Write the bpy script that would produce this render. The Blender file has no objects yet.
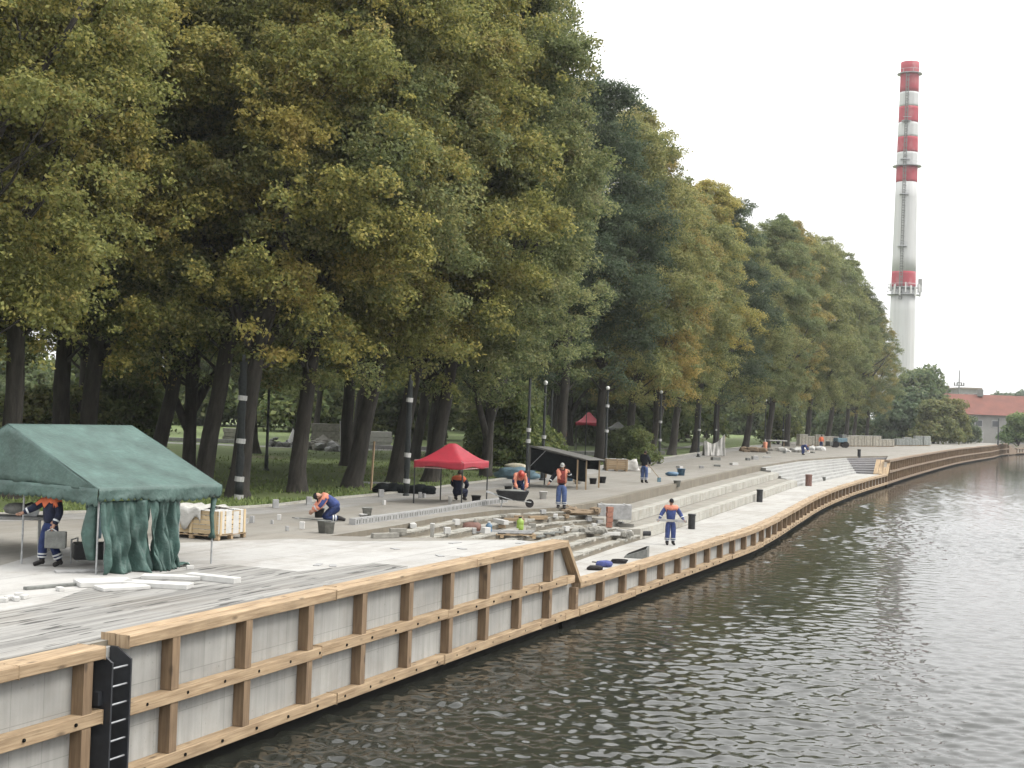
import bpy, bmesh, math, random
import numpy as np
from mathutils import Vector, Matrix, Euler
from mathutils.geometry import tessellate_polygon
random.seed(7); np.random.seed(7)
R = math.radians
scene = bpy.context.scene
COL = scene.collection

# ------------------------------------------------------------------ camera
F, HC, ROLL = 1400.0, 3.75, R(2.0)
PITCH = math.atan((384 - 408.1) * math.cos(ROLL) / F)      # negative: looks slightly up

def ray(px, py):
    u, v = px - 512, 384 - py
    c, s = math.cos(ROLL), math.sin(ROLL)
    x, y = u * c - v * s, u * s + v * c
    cp, sp = math.cos(PITCH), math.sin(PITCH)
    return x, F * cp + y * sp, y * cp - F * sp

def at(px, py, z=0.0):
    """survey point of the photograph on the level z"""
    X, Y, Z = ray(px, py); t = (z - HC) / Z
    return Vector((X * t, Y * t, z))

def atd(px, py, Y0):
    """survey point at the distance Y0"""
    X, Y, Z = ray(px, py); t = Y0 / Y
    return Vector((X * t, Y0, HC + Z * t))

cam = bpy.data.cameras.new('camera'); cam_o = bpy.data.objects.new('camera', cam); COL.objects.link(cam_o)
cam.sensor_width = 36; cam.lens = F / 1024 * 36; cam.clip_start = 0.5; cam.clip_end = 6000
fw = Vector((0, math.cos(PITCH), -math.sin(PITCH)))
up0 = Vector((0, math.sin(PITCH), math.cos(PITCH))); rt0 = Vector((1, 0, 0))
rt = rt0 * math.cos(ROLL) + up0 * math.sin(ROLL)           # picture is turned clockwise by ROLL
up = up0 * math.cos(ROLL) - rt0 * math.sin(ROLL)
M = Matrix((rt, up, -fw)).transposed().to_4x4(); M.translation = (0, 0, HC)
cam_o.matrix_world = M
scene.camera = cam_o

# ------------------------------------------------------------------ materials
def ntree(name):
    m = bpy.data.materials.new(name); m.use_nodes = True
    nt = m.node_tree; b = nt.nodes['Principled BSDF']
    return m, nt, b

class N:
    """small node graph helper"""
    def __init__(s, nt): s.nt = nt
    def node(s, t, **kw):
        n = s.nt.nodes.new(t)
        for k, v in kw.items():
            if k.startswith('_'): setattr(n, k[1:], v)
            else:
                key = k.replace('__', ' ')
                n.inputs[int(key[1:]) if key[0] == 'i' and key[1:].isdigit() else key].default_value = v
        return n
    def link(s, a, b): s.nt.links.new(a, b)
    def mix(s, fac, a, b, mode='MIX'):
        n = s.nt.nodes.new('ShaderNodeMix'); n.data_type = 'RGBA'; n.blend_type = mode
        for i, v in ((0, fac), (6, a), (7, b)):
            if hasattr(v, 'is_linked'): s.link(v, n.inputs[i])
            elif i == 0: n.inputs[0].default_value = v
            else: n.inputs[i].default_value = (*v, 1) if len(v) == 3 else v
        return n.outputs[2]
    def math(s, op, a, b=0.5):
        n = s.nt.nodes.new('ShaderNodeMath'); n.operation = op
        for i, v in ((0, a), (1, b)):
            if hasattr(v, 'is_linked'): s.link(v, n.inputs[i])
            else: n.inputs[i].default_value = v
        return n.outputs[0]
    def ramp(s, fac, lo, hi):
        n = s.nt.nodes.new('ShaderNodeMapRange'); n.clamp = True
        s.link(fac, n.inputs[0]); n.inputs[1].default_value = lo; n.inputs[2].default_value = hi
        return n.outputs[0]
    def noise(s, vec, scale, detail=4, rough=.55):
        n = s.nt.nodes.new('ShaderNodeTexNoise'); n.inputs['Scale'].default_value = scale
        n.inputs['Detail'].default_value = detail; n.inputs['Roughness'].default_value = rough
        if vec is not None: s.link(vec, n.inputs['Vector'])
        return n.outputs['Fac']
    def mapped(s, src, scale):
        n = s.nt.nodes.new('ShaderNodeMapping'); n.inputs['Scale'].default_value = scale
        s.link(src, n.inputs['Vector']); return n.outputs[0]
    def coord(s, k='Object'):
        return s.nt.nodes.new('ShaderNodeTexCoord').outputs[k]
    def bump(s, h, bsdf, strength=.3, dist=.02):
        n = s.nt.nodes.new('ShaderNodeBump'); n.inputs['Strength'].default_value = strength
        n.inputs['Distance'].default_value = dist
        s.link(h, n.inputs['Height']); s.link(n.outputs[0], bsdf.inputs['Normal'])

def mat(name, c, rough=.8, var=.22, scale=4., metal=0., bump=0., fine=40.):
    """plain material with two scales of blotchy wear"""
    m, nt, b = ntree(name); n = N(nt)
    co = n.coord()
    f = n.ramp(n.noise(co, scale), .3, .7); f2 = n.ramp(n.noise(co, fine, 2), .3, .7)
    d = tuple(x * (1 - var) for x in c); l = tuple(min(1, x * (1 + var)) for x in c)
    c1 = n.mix(f, d, l); c2 = n.mix(n.math('MULTIPLY', f2, var), c1, tuple(x * .55 for x in c))
    n.link(c2, b.inputs['Base Color']); b.inputs['Roughness'].default_value = rough; b.inputs['Metallic'].default_value = metal
    if bump: n.bump(f2, b, bump)
    return m

def wood_mat(name, dark, light, dirt=.25):
    m, nt, b = ntree(name); n = N(nt); uv = n.coord('UV')
    g = n.noise(n.mapped(uv, (1.1, 26, 1)), 1.0, 5, .6)
    blot = n.ramp(n.noise(n.mapped(uv, (.9, 3, 1)), 1.3, 3), .35, .7)
    col = n.mix(n.ramp(g, .3, .72), dark, light)
    col = n.mix(n.math('MULTIPLY', blot, dirt), col, tuple(x * .55 for x in dark))
    v = n.node('ShaderNodeTexVoronoi', Scale=1.0); n.link(n.mapped(uv, (1.5, 4, 1)), v.inputs['Vector'])
    knot = n.ramp(v.outputs['Distance'], .19, .07)
    col = n.mix(n.math('MULTIPLY', knot, .75), col, tuple(x * .28 for x in dark))
    geo = n.node('ShaderNodeNewGeometry')
    bri = n.node('ShaderNodeMapRange'); n.link(geo.outputs['Random Per Island'], bri.inputs[0]); bri.inputs[3].default_value = .72; bri.inputs[4].default_value = 1.15
    mul = n.node('ShaderNodeVectorMath', _operation='SCALE'); n.link(col, mul.inputs[0]); n.link(bri.outputs[0], mul.inputs['Scale'])
    n.link(mul.outputs[0], b.inputs['Base Color']); b.inputs['Roughness'].default_value = .75
    n.bump(g, b, .25, .01)
    return m

def panel_mat(name, c, jx=.66, jz=.64, grime=.12):
    """cast concrete with faint formwork joints, weeping streaks and stains (UV in metres)"""
    m, nt, b = ntree(name); n = N(nt); uv = n.coord('UV')
    cl = n.ramp(n.noise(uv, .8, 5), .3, .72)
    streak = n.ramp(n.noise(n.mapped(uv, (7, .5, 1)), 1.0, 4), .42, .75)
    col = n.mix(cl, tuple(x * .74 for x in c), tuple(x * 1.10 for x in c))
    col = n.mix(n.math('MULTIPLY', streak, .55), col, tuple(x * .55 for x in c))
    br = n.node('ShaderNodeTexBrick', Scale=1.0, Mortar__Size=.010, Mortar__Smooth=.8, Bias=0.0, Brick__Width=jx, Row__Height=jz)
    br.offset = 0.0; n.link(uv, br.inputs['Vector'])
    br.inputs['Color1'].default_value = (1, 1, 1, 1); br.inputs['Color2'].default_value = (.88, .88, .88, 1); br.inputs['Mortar'].default_value = (.60, .60, .60, 1)
    col = n.mix(.8, col, br.outputs['Color'], 'MULTIPLY')
    sm = n.ramp(n.noise(uv, 1.3, 6, .7), .50, .64); col = n.mix(n.math('MULTIPLY', sm, grime), col, (.17, .13, .085))
    spots = n.ramp(n.noise(uv, 9, 2), .68, .74)
    col = n.mix(n.math('MULTIPLY', spots, .5), col, tuple(x * .4 for x in c))
    n.link(col, b.inputs['Base Color']); b.inputs['Roughness'].default_value = .85
    n.bump(n.noise(uv, 25, 3), b, .15, .01)
    return m

def slab_mat(name, c, w, h, mortar=.02, stain=.4, offs=.5, tone=.15, dust=None, warm=None, gaps=False):
    """laid slabs / boards, UV along and across the quay in metres"""
    m, nt, b = ntree(name); n = N(nt); uv = n.coord('UV')
    wob = n.noise(uv, .7, 2)
    br = n.node('ShaderNodeTexBrick', Scale=1.0, Mortar__Size=mortar, Mortar__Smooth=.3, Bias=0.0, Brick__Width=w, Row__Height=h)
    br.offset = offs; n.link(uv, br.inputs['Vector'])
    br.inputs['Color1'].default_value = (*[x * (1 + tone) for x in c], 1); br.inputs['Color2'].default_value = (*[x * (1 - tone) for x in c], 1)
    br.inputs['Mortar'].default_value = (*[x * .35 for x in c], 1)
    big = n.ramp(n.noise(uv, .22, 5, .6), .35, .68)
    mid = n.ramp(n.noise(n.mapped(uv, (.5, 1.6, 1)), 1.1, 5, .65), .45, .75)
    col = n.mix(n.math('MULTIPLY', big, stain), br.outputs['Color'], dust or tuple(min(.8, x * 1.35) for x in c))
    col = n.mix(n.math('MULTIPLY', mid, stain * .8), col, warm or tuple(x * .55 for x in c))
    gr = n.ramp(n.noise(uv, 14, 3), .3, .7)
    col = n.mix(n.math('MULTIPLY', gr, .18), col, tuple(x * .5 for x in c))
    gm = n.noise(uv, .42, 6, .68); g1 = n.ramp(gm, .50, .57)
    col = n.mix(n.math('MULTIPLY', g1, .22), col, (.15, .125, .095))
    tr_ = n.ramp(n.noise(n.mapped(uv, (.12, 2.2, 1)), 1.0, 5, .7), .55, .66); col = n.mix(n.math('MULTIPLY', tr_, .28), col, (.13, .115, .095))
    ds = n.ramp(n.noise(uv, 2.6, 5, .75), .60, .70); col = n.mix(n.math('MULTIPLY', ds, .35), col, tuple(min(.62, x * 1.5) for x in c))
    if gaps:                                                # long open joints and wet boards
        st_ = n.ramp(n.noise(n.mapped(uv, (.16, 5.9, 1)), 1.0, 3), .38, .66); col = n.mix(n.math('MULTIPLY', st_, .5), col, (.33, .325, .305))
        gp = n.ramp(n.noise(n.mapped(uv, (.75, 7, 1)), 1.0, 2), .61, .64); col = n.mix(n.math('MULTIPLY', gp, .85), col, (.018, .017, .016))
    n.link(col, b.inputs['Base Color']); b.inputs['Roughness'].default_value = .88
    n.bump(n.math('ADD', br.outputs['Fac'], n.math('MULTIPLY', gr, -.6)), b, .35, -.01)
    return m

MT = {}
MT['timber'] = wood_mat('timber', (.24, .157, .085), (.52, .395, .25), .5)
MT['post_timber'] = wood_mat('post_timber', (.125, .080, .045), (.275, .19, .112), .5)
MT['far_timber'] = wood_mat('far_timber', (0.16, 0.112, 0.072), (0.256, 0.184, 0.124), .3)
MT['pallet_wood'] = wood_mat('pallet_wood', (0.24, 0.168, 0.096), (0.36, 0.264, 0.16), .4)
MT['crate_wood'] = wood_mat('crate_wood', (0.336, 0.248, 0.136), (0.464, 0.368, 0.232), .15)
MT['panel'] = panel_mat('cast_concrete', (0.324, 0.32, 0.3))
MT['far_panel'] = panel_mat('far_concrete', (.30, .26, .21))
MT['steps'] = panel_mat('step_concrete', (0.24, 0.228, 0.196), 1.4, .8, .4)
MT['kerb'] = panel_mat('kerb_concrete', (0.37, 0.361, 0.321), 1.0, .6, .35)
MT['white_steps'] = panel_mat('white_stone_steps', (0.343, 0.343, 0.33), 1.2, .9)
MT['grey_steps'] = panel_mat('grey_stone_steps', (0.16, 0.156, 0.16), 1.2, .9)
MT['tan_steps'] = panel_mat('tan_concrete', (0.176, 0.156, 0.12), 2.2, 1.4, .3)
MT['plank'] = slab_mat('plank_deck', (0.148, 0.144, 0.134), 6.5, .17, .022, .6, .37, .32, (0.216, 0.212, 0.2), (0.068, 0.064, 0.0576), gaps=True)
MT['pale'] = slab_mat('pale_slab', (0.323, 0.316, 0.3), 2.9, 2.2, .014, .7, .5, .06, (0.385, 0.381, 0.367), (0.206, 0.197, 0.179))
MT['granite'] = slab_mat('granite_strip', (0.24, 0.236, 0.224), .9, .6, .012, .4, .5, .12, (0.304, 0.296, 0.28), (0.16, 0.152, 0.136))
MT['prom'] = slab_mat('promenade_base', (0.2, 0.188, 0.164), 2.2, 1.5, .014, .6, .5, .08, (0.264, 0.252, 0.224), (0.128, 0.12, 0.1))
MT['lower'] = slab_mat('lower_slab', (0.323, 0.314, 0.291), 2.4, 1.7, .012, .6, .5, .06, (0.376, 0.372, 0.358), (0.215, 0.202, 0.175))
MT['steel_black'] = mat('black_steel', (.02, .022, .026), .45, .3, 6)
MT['pile'] = mat('wet_piling', (.007, .007, .006), .9, .4, 3)
MT['grey_metal'] = mat('grey_metal', (.32, .33, .34), .45, .2, 8, .6)
MT['pole_steel'] = mat('pole_steel', (.30, .31, .31), .5, .25, 10, .3)
MT['lamp_black'] = mat('lamp_black', (.028, .032, .032), .5, .3, 5)
MT['wrap_black'] = mat('wrap_black', (.022, .026, .026), .5, .4, 12, 0, .3)
MT['tape_white'] = mat('tape_white', (0.372, 0.372, 0.36), .5, .15, 9)
MT['globe'] = mat('globe_white', (0.576, 0.584, 0.56), .35, .05, 4)
MT['plastic_white'] = mat('plastic_white', (0.48, 0.48, 0.468), .4, .1, 6)
MT['plastic_black'] = mat('plastic_black', (.025, .026, .028), .45, .35, 7)
MT['plastic_grey'] = mat('plastic_grey', (.22, .225, .21), .6, .3, 9)
MT['plastic_blue'] = mat('plastic_blue', (0.056, 0.12, 0.192), .45, .25, 8)
MT['blue_cloth'] = mat('blue_cloth', (.05, .065, .20), .85, .35, 12, 0, .3)
MT['lime'] = mat('lime_plastic', (0.208, 0.304, 0.048), .4, .12, 8)
MT['orange_plastic'] = mat('orange_plastic', (.55, .22, .13), .6, .25, 8)
MT['brick_red'] = mat('terracotta', (0.264, 0.12, 0.08), .75, .25, 10)
MT['bin_brown'] = mat('rusty_brown', (0.136, 0.068, 0.052), .7, .3, 8)
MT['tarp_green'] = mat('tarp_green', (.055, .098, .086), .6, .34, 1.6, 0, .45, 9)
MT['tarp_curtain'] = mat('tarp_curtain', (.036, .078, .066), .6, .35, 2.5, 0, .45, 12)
MT['tarp_red'] = mat('canopy_red', (0.28, 0.0144, 0.0288), .6, .15, 3, 0, .1)
MT['tarp_trim'] = mat('canopy_trim', (0.4, 0.24, 0.224), .7, .1, 5)
MT['tarp_black'] = mat('black_tarp', (.008, .010, .011), .95, .4, 3, 0, .5, 14)
MT['tarp_edge'] = mat('tarp_edge', (.085, .083, .075), .8, .3, 6)
MT['tarp_teal'] = mat('teal_tarp', (.10, .17, .21), .7, .3, 5, 0, .4)
MT['film'] = mat('wrapping_film', (0.4, 0.392, 0.368), .4, .12, 4, 0, .4, 14)
MT['straw'] = mat('straw', (0.416, 0.384, 0.288), .9, .25, 10, 0, .4)
MT['sand'] = mat('sand', (0.184, 0.136, 0.088), .95, .25, 5, 0, .4)
MT['rubble'] = mat('rubble', (0.216, 0.208, 0.184), .9, .3, 5, 0, .5)
MT['stone_white'] = mat('stone_white', (0.416, 0.412, 0.396), .8, .1, 5, 0, .1)
MT['stone_grey'] = mat('stone_grey', (0.272, 0.272, 0.268), .75, .2, 6, 0, .2)
MT['stone_dark'] = mat('stone_dark', (.15, .155, .145), .8, .25, 7, 0, .3)
MT['paver'] = mat('paver_pack', (0.36, 0.336, 0.282), .85, .2, 5, 0, .3)
MT['paver_grey'] = mat('paver_pack_grey', (0.26, 0.276, 0.26), .85, .25, 5, 0, .3)
MT['skin'] = mat('skin', (0.336, 0.192, 0.132), .6, .12, 20)
MT['hair'] = mat('hair', (.025, .02, .016), .7, .2, 30)
MT['eye'] = mat('eye', (.02, .018, .015), .3, .1, 30)
MT['boot'] = mat('boot', (.022, .020, .020), .6, .3, 20)
MT['navy'] = mat('navy_cloth', (0.0176, 0.0288, 0.084), .85, .35, 9, 0, .4, 30)
MT['dark_navy'] = mat('dark_navy_cloth', (.014, .018, .038), .85, .35, 9, 0, .4, 30)
MT['royal'] = mat('royal_cloth', (0.028, 0.048, 0.16), .85, .3, 9, 0, .4, 30)
MT['jean'] = mat('jean_cloth', (0.048, 0.08, 0.184), .85, .3, 9, 0, .4, 30)
MT['orange'] = mat('orange_cloth', (0.576, 0.136, 0.056), .8, .2, 9, 0, .3, 30)
MT['salmon'] = mat('faded_orange_cloth', (0.544, 0.208, 0.136), .8, .2, 9, 0, .3, 30)
MT['maroon'] = mat('maroon_cloth', (0.16, 0.0224, 0.0192), .85, .3, 9, 0, .3, 30)
MT['black_cloth'] = mat('black_cloth', (.014, .015, .019), .85, .3, 9, 0, .3, 30)
MT['silver'] = mat('reflective_tape', (0.44, 0.456, 0.464), .4, .1, 12)
MT['helmet_red'] = mat('helmet_red', (0.336, 0.04, 0.024), .35, .1, 8)
MT['glove'] = mat('glove', (.07, .075, .16), .85, .2, 20)
for k_, v_ in (('tarp_black', .08), ('wrap_black', .15), ('pile', .1), ('black_cloth', .1), ('boot', .15), ('plastic_black', .25), ('lamp_black', .25), ('hair', .2), ('dark_navy', .2), ('navy', .2), ('stone_dark', .25)):
    MT[k_].node_tree.nodes['Principled BSDF'].inputs['Specular IOR Level'].default_value = v_
MT['bark'] = None

def bark():
    m, nt, b = ntree('bark'); n = N(nt); co = n.coord()
    g = n.noise(n.mapped(co, (5, 5, .9)), 1.2, 6, .65)
    col = n.mix(n.ramp(g, .3, .7), (.011, .010, .008), (.050, .044, .036))
    moss = n.ramp(n.noise(co, .5, 3), .52, .72)
    col = n.mix(n.math('MULTIPLY', moss, .5), col, (.028, .032, .018))
    n.link(col, b.inputs['Base Color']); b.inputs['Roughness'].default_value = .95
    n.bump(g, b, .9, .06)
    return m
MT['bark'] = bark()

def leaf_mat(name, greens, golds, rust, gold_amt):
    m, nt, b = ntree(name); n = N(nt)
    geo = n.node('ShaderNodeNewGeometry'); oi = n.node('ShaderNodeObjectInfo')
    co = n.coord()
    off = n.node('ShaderNodeVectorMath', _operation='ADD'); n.link(co, off.inputs[0])
    sc = n.node('ShaderNodeVectorMath', _operation='SCALE'); n.link(oi.outputs['Location'], sc.inputs[0]); sc.inputs['Scale'].default_value = .73
    n.link(sc.outputs[0], off.inputs[1]); co = off.outputs[0]
    big = n.noise(co, .22, 3, .6)
    rnd = geo.outputs['Random Per Island']
    g = n.mix(rnd, greens[0], greens[1])
    sel = n.math('ADD', big, n.math('MULTIPLY', n.math('SUBTRACT', rnd, .5), .35))
    sel = n.math('ADD', sel, n.math('MULTIPLY', n.math('SUBTRACT', oi.outputs['Random'], .5), .16))
    sel = n.ramp(sel, .50 - gold_amt, .86 - gold_amt)
    col = n.mix(n.math('MULTIPLY', sel, .68), g, golds)
    r2 = n.ramp(n.math('ADD', n.noise(co, .45, 2), n.math('MULTIPLY', n.math('FRACT', n.math('MULTIPLY', rnd, 7.3)), .25)), .72, .86)
    col = n.mix(n.math('MULTIPLY', r2, .42), col, rust)
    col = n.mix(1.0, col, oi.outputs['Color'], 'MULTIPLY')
    n.link(col, b.inputs['Base Color']); b.inputs['Roughness'].default_value = .6
    b.inputs['Specular IOR Level'].default_value = .25
    tr = n.node('ShaderNodeBsdfTranslucent'); n.link(col, tr.inputs['Color'])
    mx = n.node('ShaderNodeMixShader'); mx.inputs[0].default_value = .5
    n.link(b.outputs[0], mx.inputs[1]); n.link(tr.outputs[0], mx.inputs[2])
    n.link(mx.outputs[0], nt.nodes['Material Output'].inputs['Surface'])
    return m
MT['leaf'] = leaf_mat('lime_leaves', ((.100, .130, .050), (.230, .258, .108)), (.43, .385, .14), (.31, .23, .115), .07)
MT['leaf_dark'] = leaf_mat('dark_leaves', ((.075, .100, .048), (.16, .185, .088)), (.26, .24, .09), (.2, .15, .075), -.06)
MT['bush'] = leaf_mat('bush_leaves', ((.075, .105, .042), (.16, .19, .075)), (.27, .25, .09), (.2, .15, .08), .0)

def grass_mat(name):
    m, nt, b = ntree(name); n = N(nt); co = n.coord()
    a = n.ramp(n.noise(co, .18, 5, .6), .35, .65); f = n.noise(co, 9, 4, .7)
    col = n.mix(a, (.085, .125, .03), (.13, .17, .052))
    col = n.mix(n.ramp(f, .35, .7), col, (.075, .10, .032))
    soil = n.ramp(n.noise(co, .09, 5, .65), .58, .66)
    col = n.mix(n.math('MULTIPLY', soil, .75), col, (.13, .10, .062))
    n.link(col, b.inputs['Base Color']); b.inputs['Roughness'].default_value = .95
    n.bump(f, b, .8, .06)
    return m
MT['grass'] = grass_mat('park_ground')
m, nt, b = ntree('grass_blades'); n_ = N(nt); g_ = n_.node('ShaderNodeNewGeometry')
n_.link(n_.mix(g_.outputs['Random Per Island'], (.075, .12, .028), (.165, .20, .062)), b.inputs['Base Color']); b.inputs['Roughness'].default_value = .8
MT['blades'] = m

def water_mat():
    m, nt, b = ntree('river_water'); n = N(nt); co = n.coord()
    big = n.noise(n.mapped(co, (.28, .45, 1)), 1, 3, .5)
    w1 = n.noise(n.mapped(co, (1.5, 3.0, 1)), 1.0, 4, .6)
    w2 = n.noise(n.mapped(co, (4.5, 8.0, 1)), 1.0, 3, .6)
    h = n.math('ADD', n.math('MULTIPLY', w1, .8), n.math('MULTIPLY', w2, .26))
    h = n.math('ADD', h, n.math('MULTIPLY', big, .9))
    b.inputs['Base Color'].default_value = (.019, .020, .016, 1)
    b.inputs['Roughness'].default_value = .06; b.inputs['IOR'].default_value = 1.333
    n.bump(h, b, 1.0, .010)
    return m
MT['water'] = water_mat()

# ------------------------------------------------------------------ mesh builder
class MB:
    def __init__(s): s.v = []; s.f = []; s.uv = []
    def face(s, idx, uv=None):
        s.f.append(tuple(idx)); s.uv.append(uv)
    def hexa(s, P, L=None):
        """P: 8 corners, bottom ring 0-3 then top ring 4-7"""
        o = len(s.v); s.v += [Vector(p) for p in P]
        r1, r2 = random.random() * 40, random.random() * 40
        e = [(P[1] - P[0]).length, (P[3] - P[0]).length, (P[4] - P[0]).length]
        k = e.index(max(e))
        def q(a, b, c, d, ia, ib):
            la, lb = e[ia], e[ib]
            if ib == k or (ia != k and lb > la): uv = [(0, 0), (0, la), (lb, la), (lb, 0)]
            else: uv = [(0, 0), (la, 0), (la, lb), (0, lb)]
            s.face((o + a, o + b, o + c, o + d), [(r1 + x, r2 + y) for x, y in uv])
        q(3, 2, 1, 0, 0, 1); q(4, 5, 6, 7, 0, 1); q(0, 1, 5, 4, 0, 2); q(2, 3, 7, 6, 0, 2); q(1, 2, 6, 5, 1, 2); q(3, 0, 4, 7, 1, 2)
        return s
    def box(s, c, size, rz=0.0, rot=None):
        x, y, z = (d / 2 for d in size)
        Rm = rot if rot is not None else Matrix.Rotation(rz, 3, 'Z'); c = Vector(c)
        return s.hexa([c + Rm @ Vector(p) for p in ((-x, -y, -z), (x, -y, -z), (x, y, -z), (-x, y, -z), (-x, -y, z), (x, -y, z), (x, y, z), (-x, y, z))])
    def beam(s, p0, p1, w, h):
        p0, p1 = Vector(p0), Vector(p1); d = (p1 - p0).normalized()
        sd = d.cross(Vector((0, 0, 1)))
        sd = sd.normalized() if sd.length > 1e-4 else Vector((1, 0, 0))
        u = sd.cross(d)
        return s.hexa([p + sd * a * w / 2 + u * b_ * h / 2 for b_ in (-1, 1) for p, a in ((p0, -1), (p1, -1), (p1, 1), (p0, 1))])
    def tube(s, pts, rad, n=8, cap=True):
        pts = [Vector(p) for p in pts]; k = len(pts)
        if not hasattr(rad, '__len__'): rad = [rad] * k
        o = len(s.v); ref = None; L = 0.0; Ls = []
        for i, p in enumerate(pts):
            if i: L += (p - pts[i - 1]).length
            Ls.append(L)
            d = (pts[min(i + 1, k - 1)] - pts[max(i - 1, 0)]).normalized()
            if ref is None: ref = Vector((1, 0, 0)) if abs(d.x) < .8 else Vector((0, 1, 0))
            a = (ref - d * ref.dot(d)).normalized(); b_ = d.cross(a); ref = a
            for j in range(n):
                t = 2 * math.pi * j / n
                s.v.append(p + (a * math.cos(t) + b_ * math.sin(t)) * rad[i])
        r0 = random.random() * 30
        for i in range(k - 1):
            for j in range(n):
                j2 = (j + 1) % n; c_ = 2 * math.pi * max(rad) / n
                s.face((o + i * n + j, o + i * n + j2, o + (i + 1) * n + j2, o + (i + 1) * n + j),
                       [(r0 + Ls[i], j * c_), (r0 + Ls[i], (j + 1) * c_), (r0 + Ls[i + 1], (j + 1) * c_), (r0 + Ls[i + 1], j * c_)])
        if cap:
            s.face([o + j for j in range(n)][::-1]); s.face([o + (k - 1) * n + j for j in range(n)])
        return s
    def lathe(s, c, prof, n=12, rx=1.0, ry=1.0):
        """profile of (radius, z)"""
        c = Vector(c); o = len(s.v); k = len(prof)
        for r, z in prof:
            for j in range(n):
                t = 2 * math.pi * j / n; s.v.append(c + Vector((r * rx * math.cos(t), r * ry * math.sin(t), z)))
        for i in range(k - 1):
            for j in range(n):
                j2 = (j + 1) % n; s.face((o + i * n + j, o + i * n + j2, o + (i + 1) * n + j2, o + (i + 1) * n + j))
        s.face([o + j for j in range(n)][::-1]); s.face([o + (k - 1) * n + j for j in range(n)])
        return s
    def prism(s, poly, z0, z1):
        """poly: list of 2D points, counter-clockwise or not"""
        P = [Vector((p[0], p[1], 0)) for p in poly]
        tri = tessellate_polygon([P]); o = len(s.v); k = len(P)
        s.v += [Vector((p.x, p.y, z0)) for p in P] + [Vector((p.x, p.y, z1)) for p in P]
        for a, b_, c in tri:
            if (P[b_] - P[a]).cross(P[c] - P[a]).z < 0: b_, c = c, b_
            s.face((o + k + a, o + k + b_, o + k + c), [uvw(P[i]) for i in (a, b_, c)])
        area = sum(P[i].x * P[(i + 1) % k].y - P[(i + 1) % k].x * P[i].y for i in range(k))
        L = 0.0
        for i in range(k):
            j = (i + 1) % k; l = (P[j] - P[i]).length
            q = (o + i, o + j, o + k + j, o + k + i); uv = [(L, z0), (L + l, z0), (L + l, z1), (L, z1)]
            if area < 0: q, uv = q[::-1], uv[::-1]
            s.face(q, uv); L += l
        return s
    def sheet(s, poly, z, holes=()):
        P = [[Vector((p[0], p[1], 0)) for p in q] for q in (poly, *holes)]
        flat = [p for q in P for p in q]; o = len(s.v)
        s.v += [Vector((p.x, p.y, z)) for p in flat]
        for a, b_, c in tessellate_polygon(P):
            if (flat[b_] - flat[a]).cross(flat[c] - flat[a]).z < 0: b_, c = c, b_
            s.face((o + a, o + b_, o + c), [uvw(flat[i]) for i in (a, b_, c)])
        return s
    def blob(s, c, r, seed=0, amp=.2, sub=2, freq=2.0, sq=.78):
        """lumpy sack-like body, its underside flattened"""
        bm = bmesh.new(); bmesh.ops.create_icosphere(bm, subdivisions=sub, radius=1)
        rs = np.random.RandomState(seed); K = rs.normal(0, 1, (10, 3)) * freq * np.linspace(.7, 2.6, 10)[:, None]; ph = rs.rand(10) * 6.3
        o = len(s.v); c = Vector(c); bm.verts.index_update()
        for v in bm.verts:
            x = np.array(v.co); d = sum(math.sin(K[i].dot(x) + ph[i]) / (1 + .25 * i) for i in range(10)) / 3
            p = Vector([math.copysign(abs(t) ** sq, t) for t in v.co]) * (1 + amp * d)
            s.v.append(c + Vector((p.x * r[0], p.y * r[1], max(p.z, -.75) * r[2])))
        for f in bm.faces: s.face([o + v.index for v in f.verts])
        bm.free(); return s
    def raw(s, V, Fc):
        o = len(s.v); s.v += [Vector(p) for p in V]
        for f in Fc: s.face([o + i for i in f])
        return s
    def grid(s, P, nu, nv, thick=0.0, uvs=1.0):
        """P[i][j] surface points; a thin two-sided sheet when thick"""
        o = len(s.v)
        for i in range(nu):
            for j in range(nv): s.v.append(Vector(P[i][j]))
        for i in range(nu - 1):
            for j in range(nv - 1):
                s.face((o + i * nv + j, o + (i + 1) * nv + j, o + (i + 1) * nv + j + 1, o + i * nv + j + 1))
        return s
    def build(s, name, m, parent=None, smooth=False, bevel=0.0, solid=0.0):
        me = bpy.data.meshes.new(name)
        loc = root_loc(parent) if parent is not None else Vector((0, 0, 0))
        me.from_pydata([tuple(Vector(p) - loc) for p in s.v], [], s.f)
        if any(u is not None for u in s.uv):
            ul = me.uv_layers.new(name='UVMap').data; k = 0
            buf = []
            for f, u in zip(s.f, s.uv):
                for i in range(len(f)): buf += list(u[i]) if u is not None else [0.0, 0.0]
            ul.foreach_set('uv', buf)
        me.materials.append(MT[m] if isinstance(m, str) else m)
        if smooth: me.polygons.foreach_set('use_smooth', [True] * len(me.polygons))
        o = bpy.data.objects.new(name, me); COL.objects.link(o)
        if parent is not None: o.parent = parent
        if bevel:
            b_ = o.modifiers.new('bevel', 'BEVEL'); b_.width = bevel; b_.segments = 2; b_.limit_method = 'ANGLE'
        if solid:
            b_ = o.modifiers.new('solid', 'SOLIDIFY'); b_.thickness = solid; b_.offset = 0
        return o

LOC = {}
def root_loc(o):
    while o.parent is not None: o = o.parent
    return LOC.get(o.name, Vector((0, 0, 0)))

QA = math.atan2(.925, .38)                                  # bearing of the quay
def uvw(p):                                                 # metres along / across the quay
    return (p[0] * math.cos(QA) + p[1] * math.sin(QA), p[0] * math.sin(QA) - p[1] * math.cos(QA))

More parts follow.
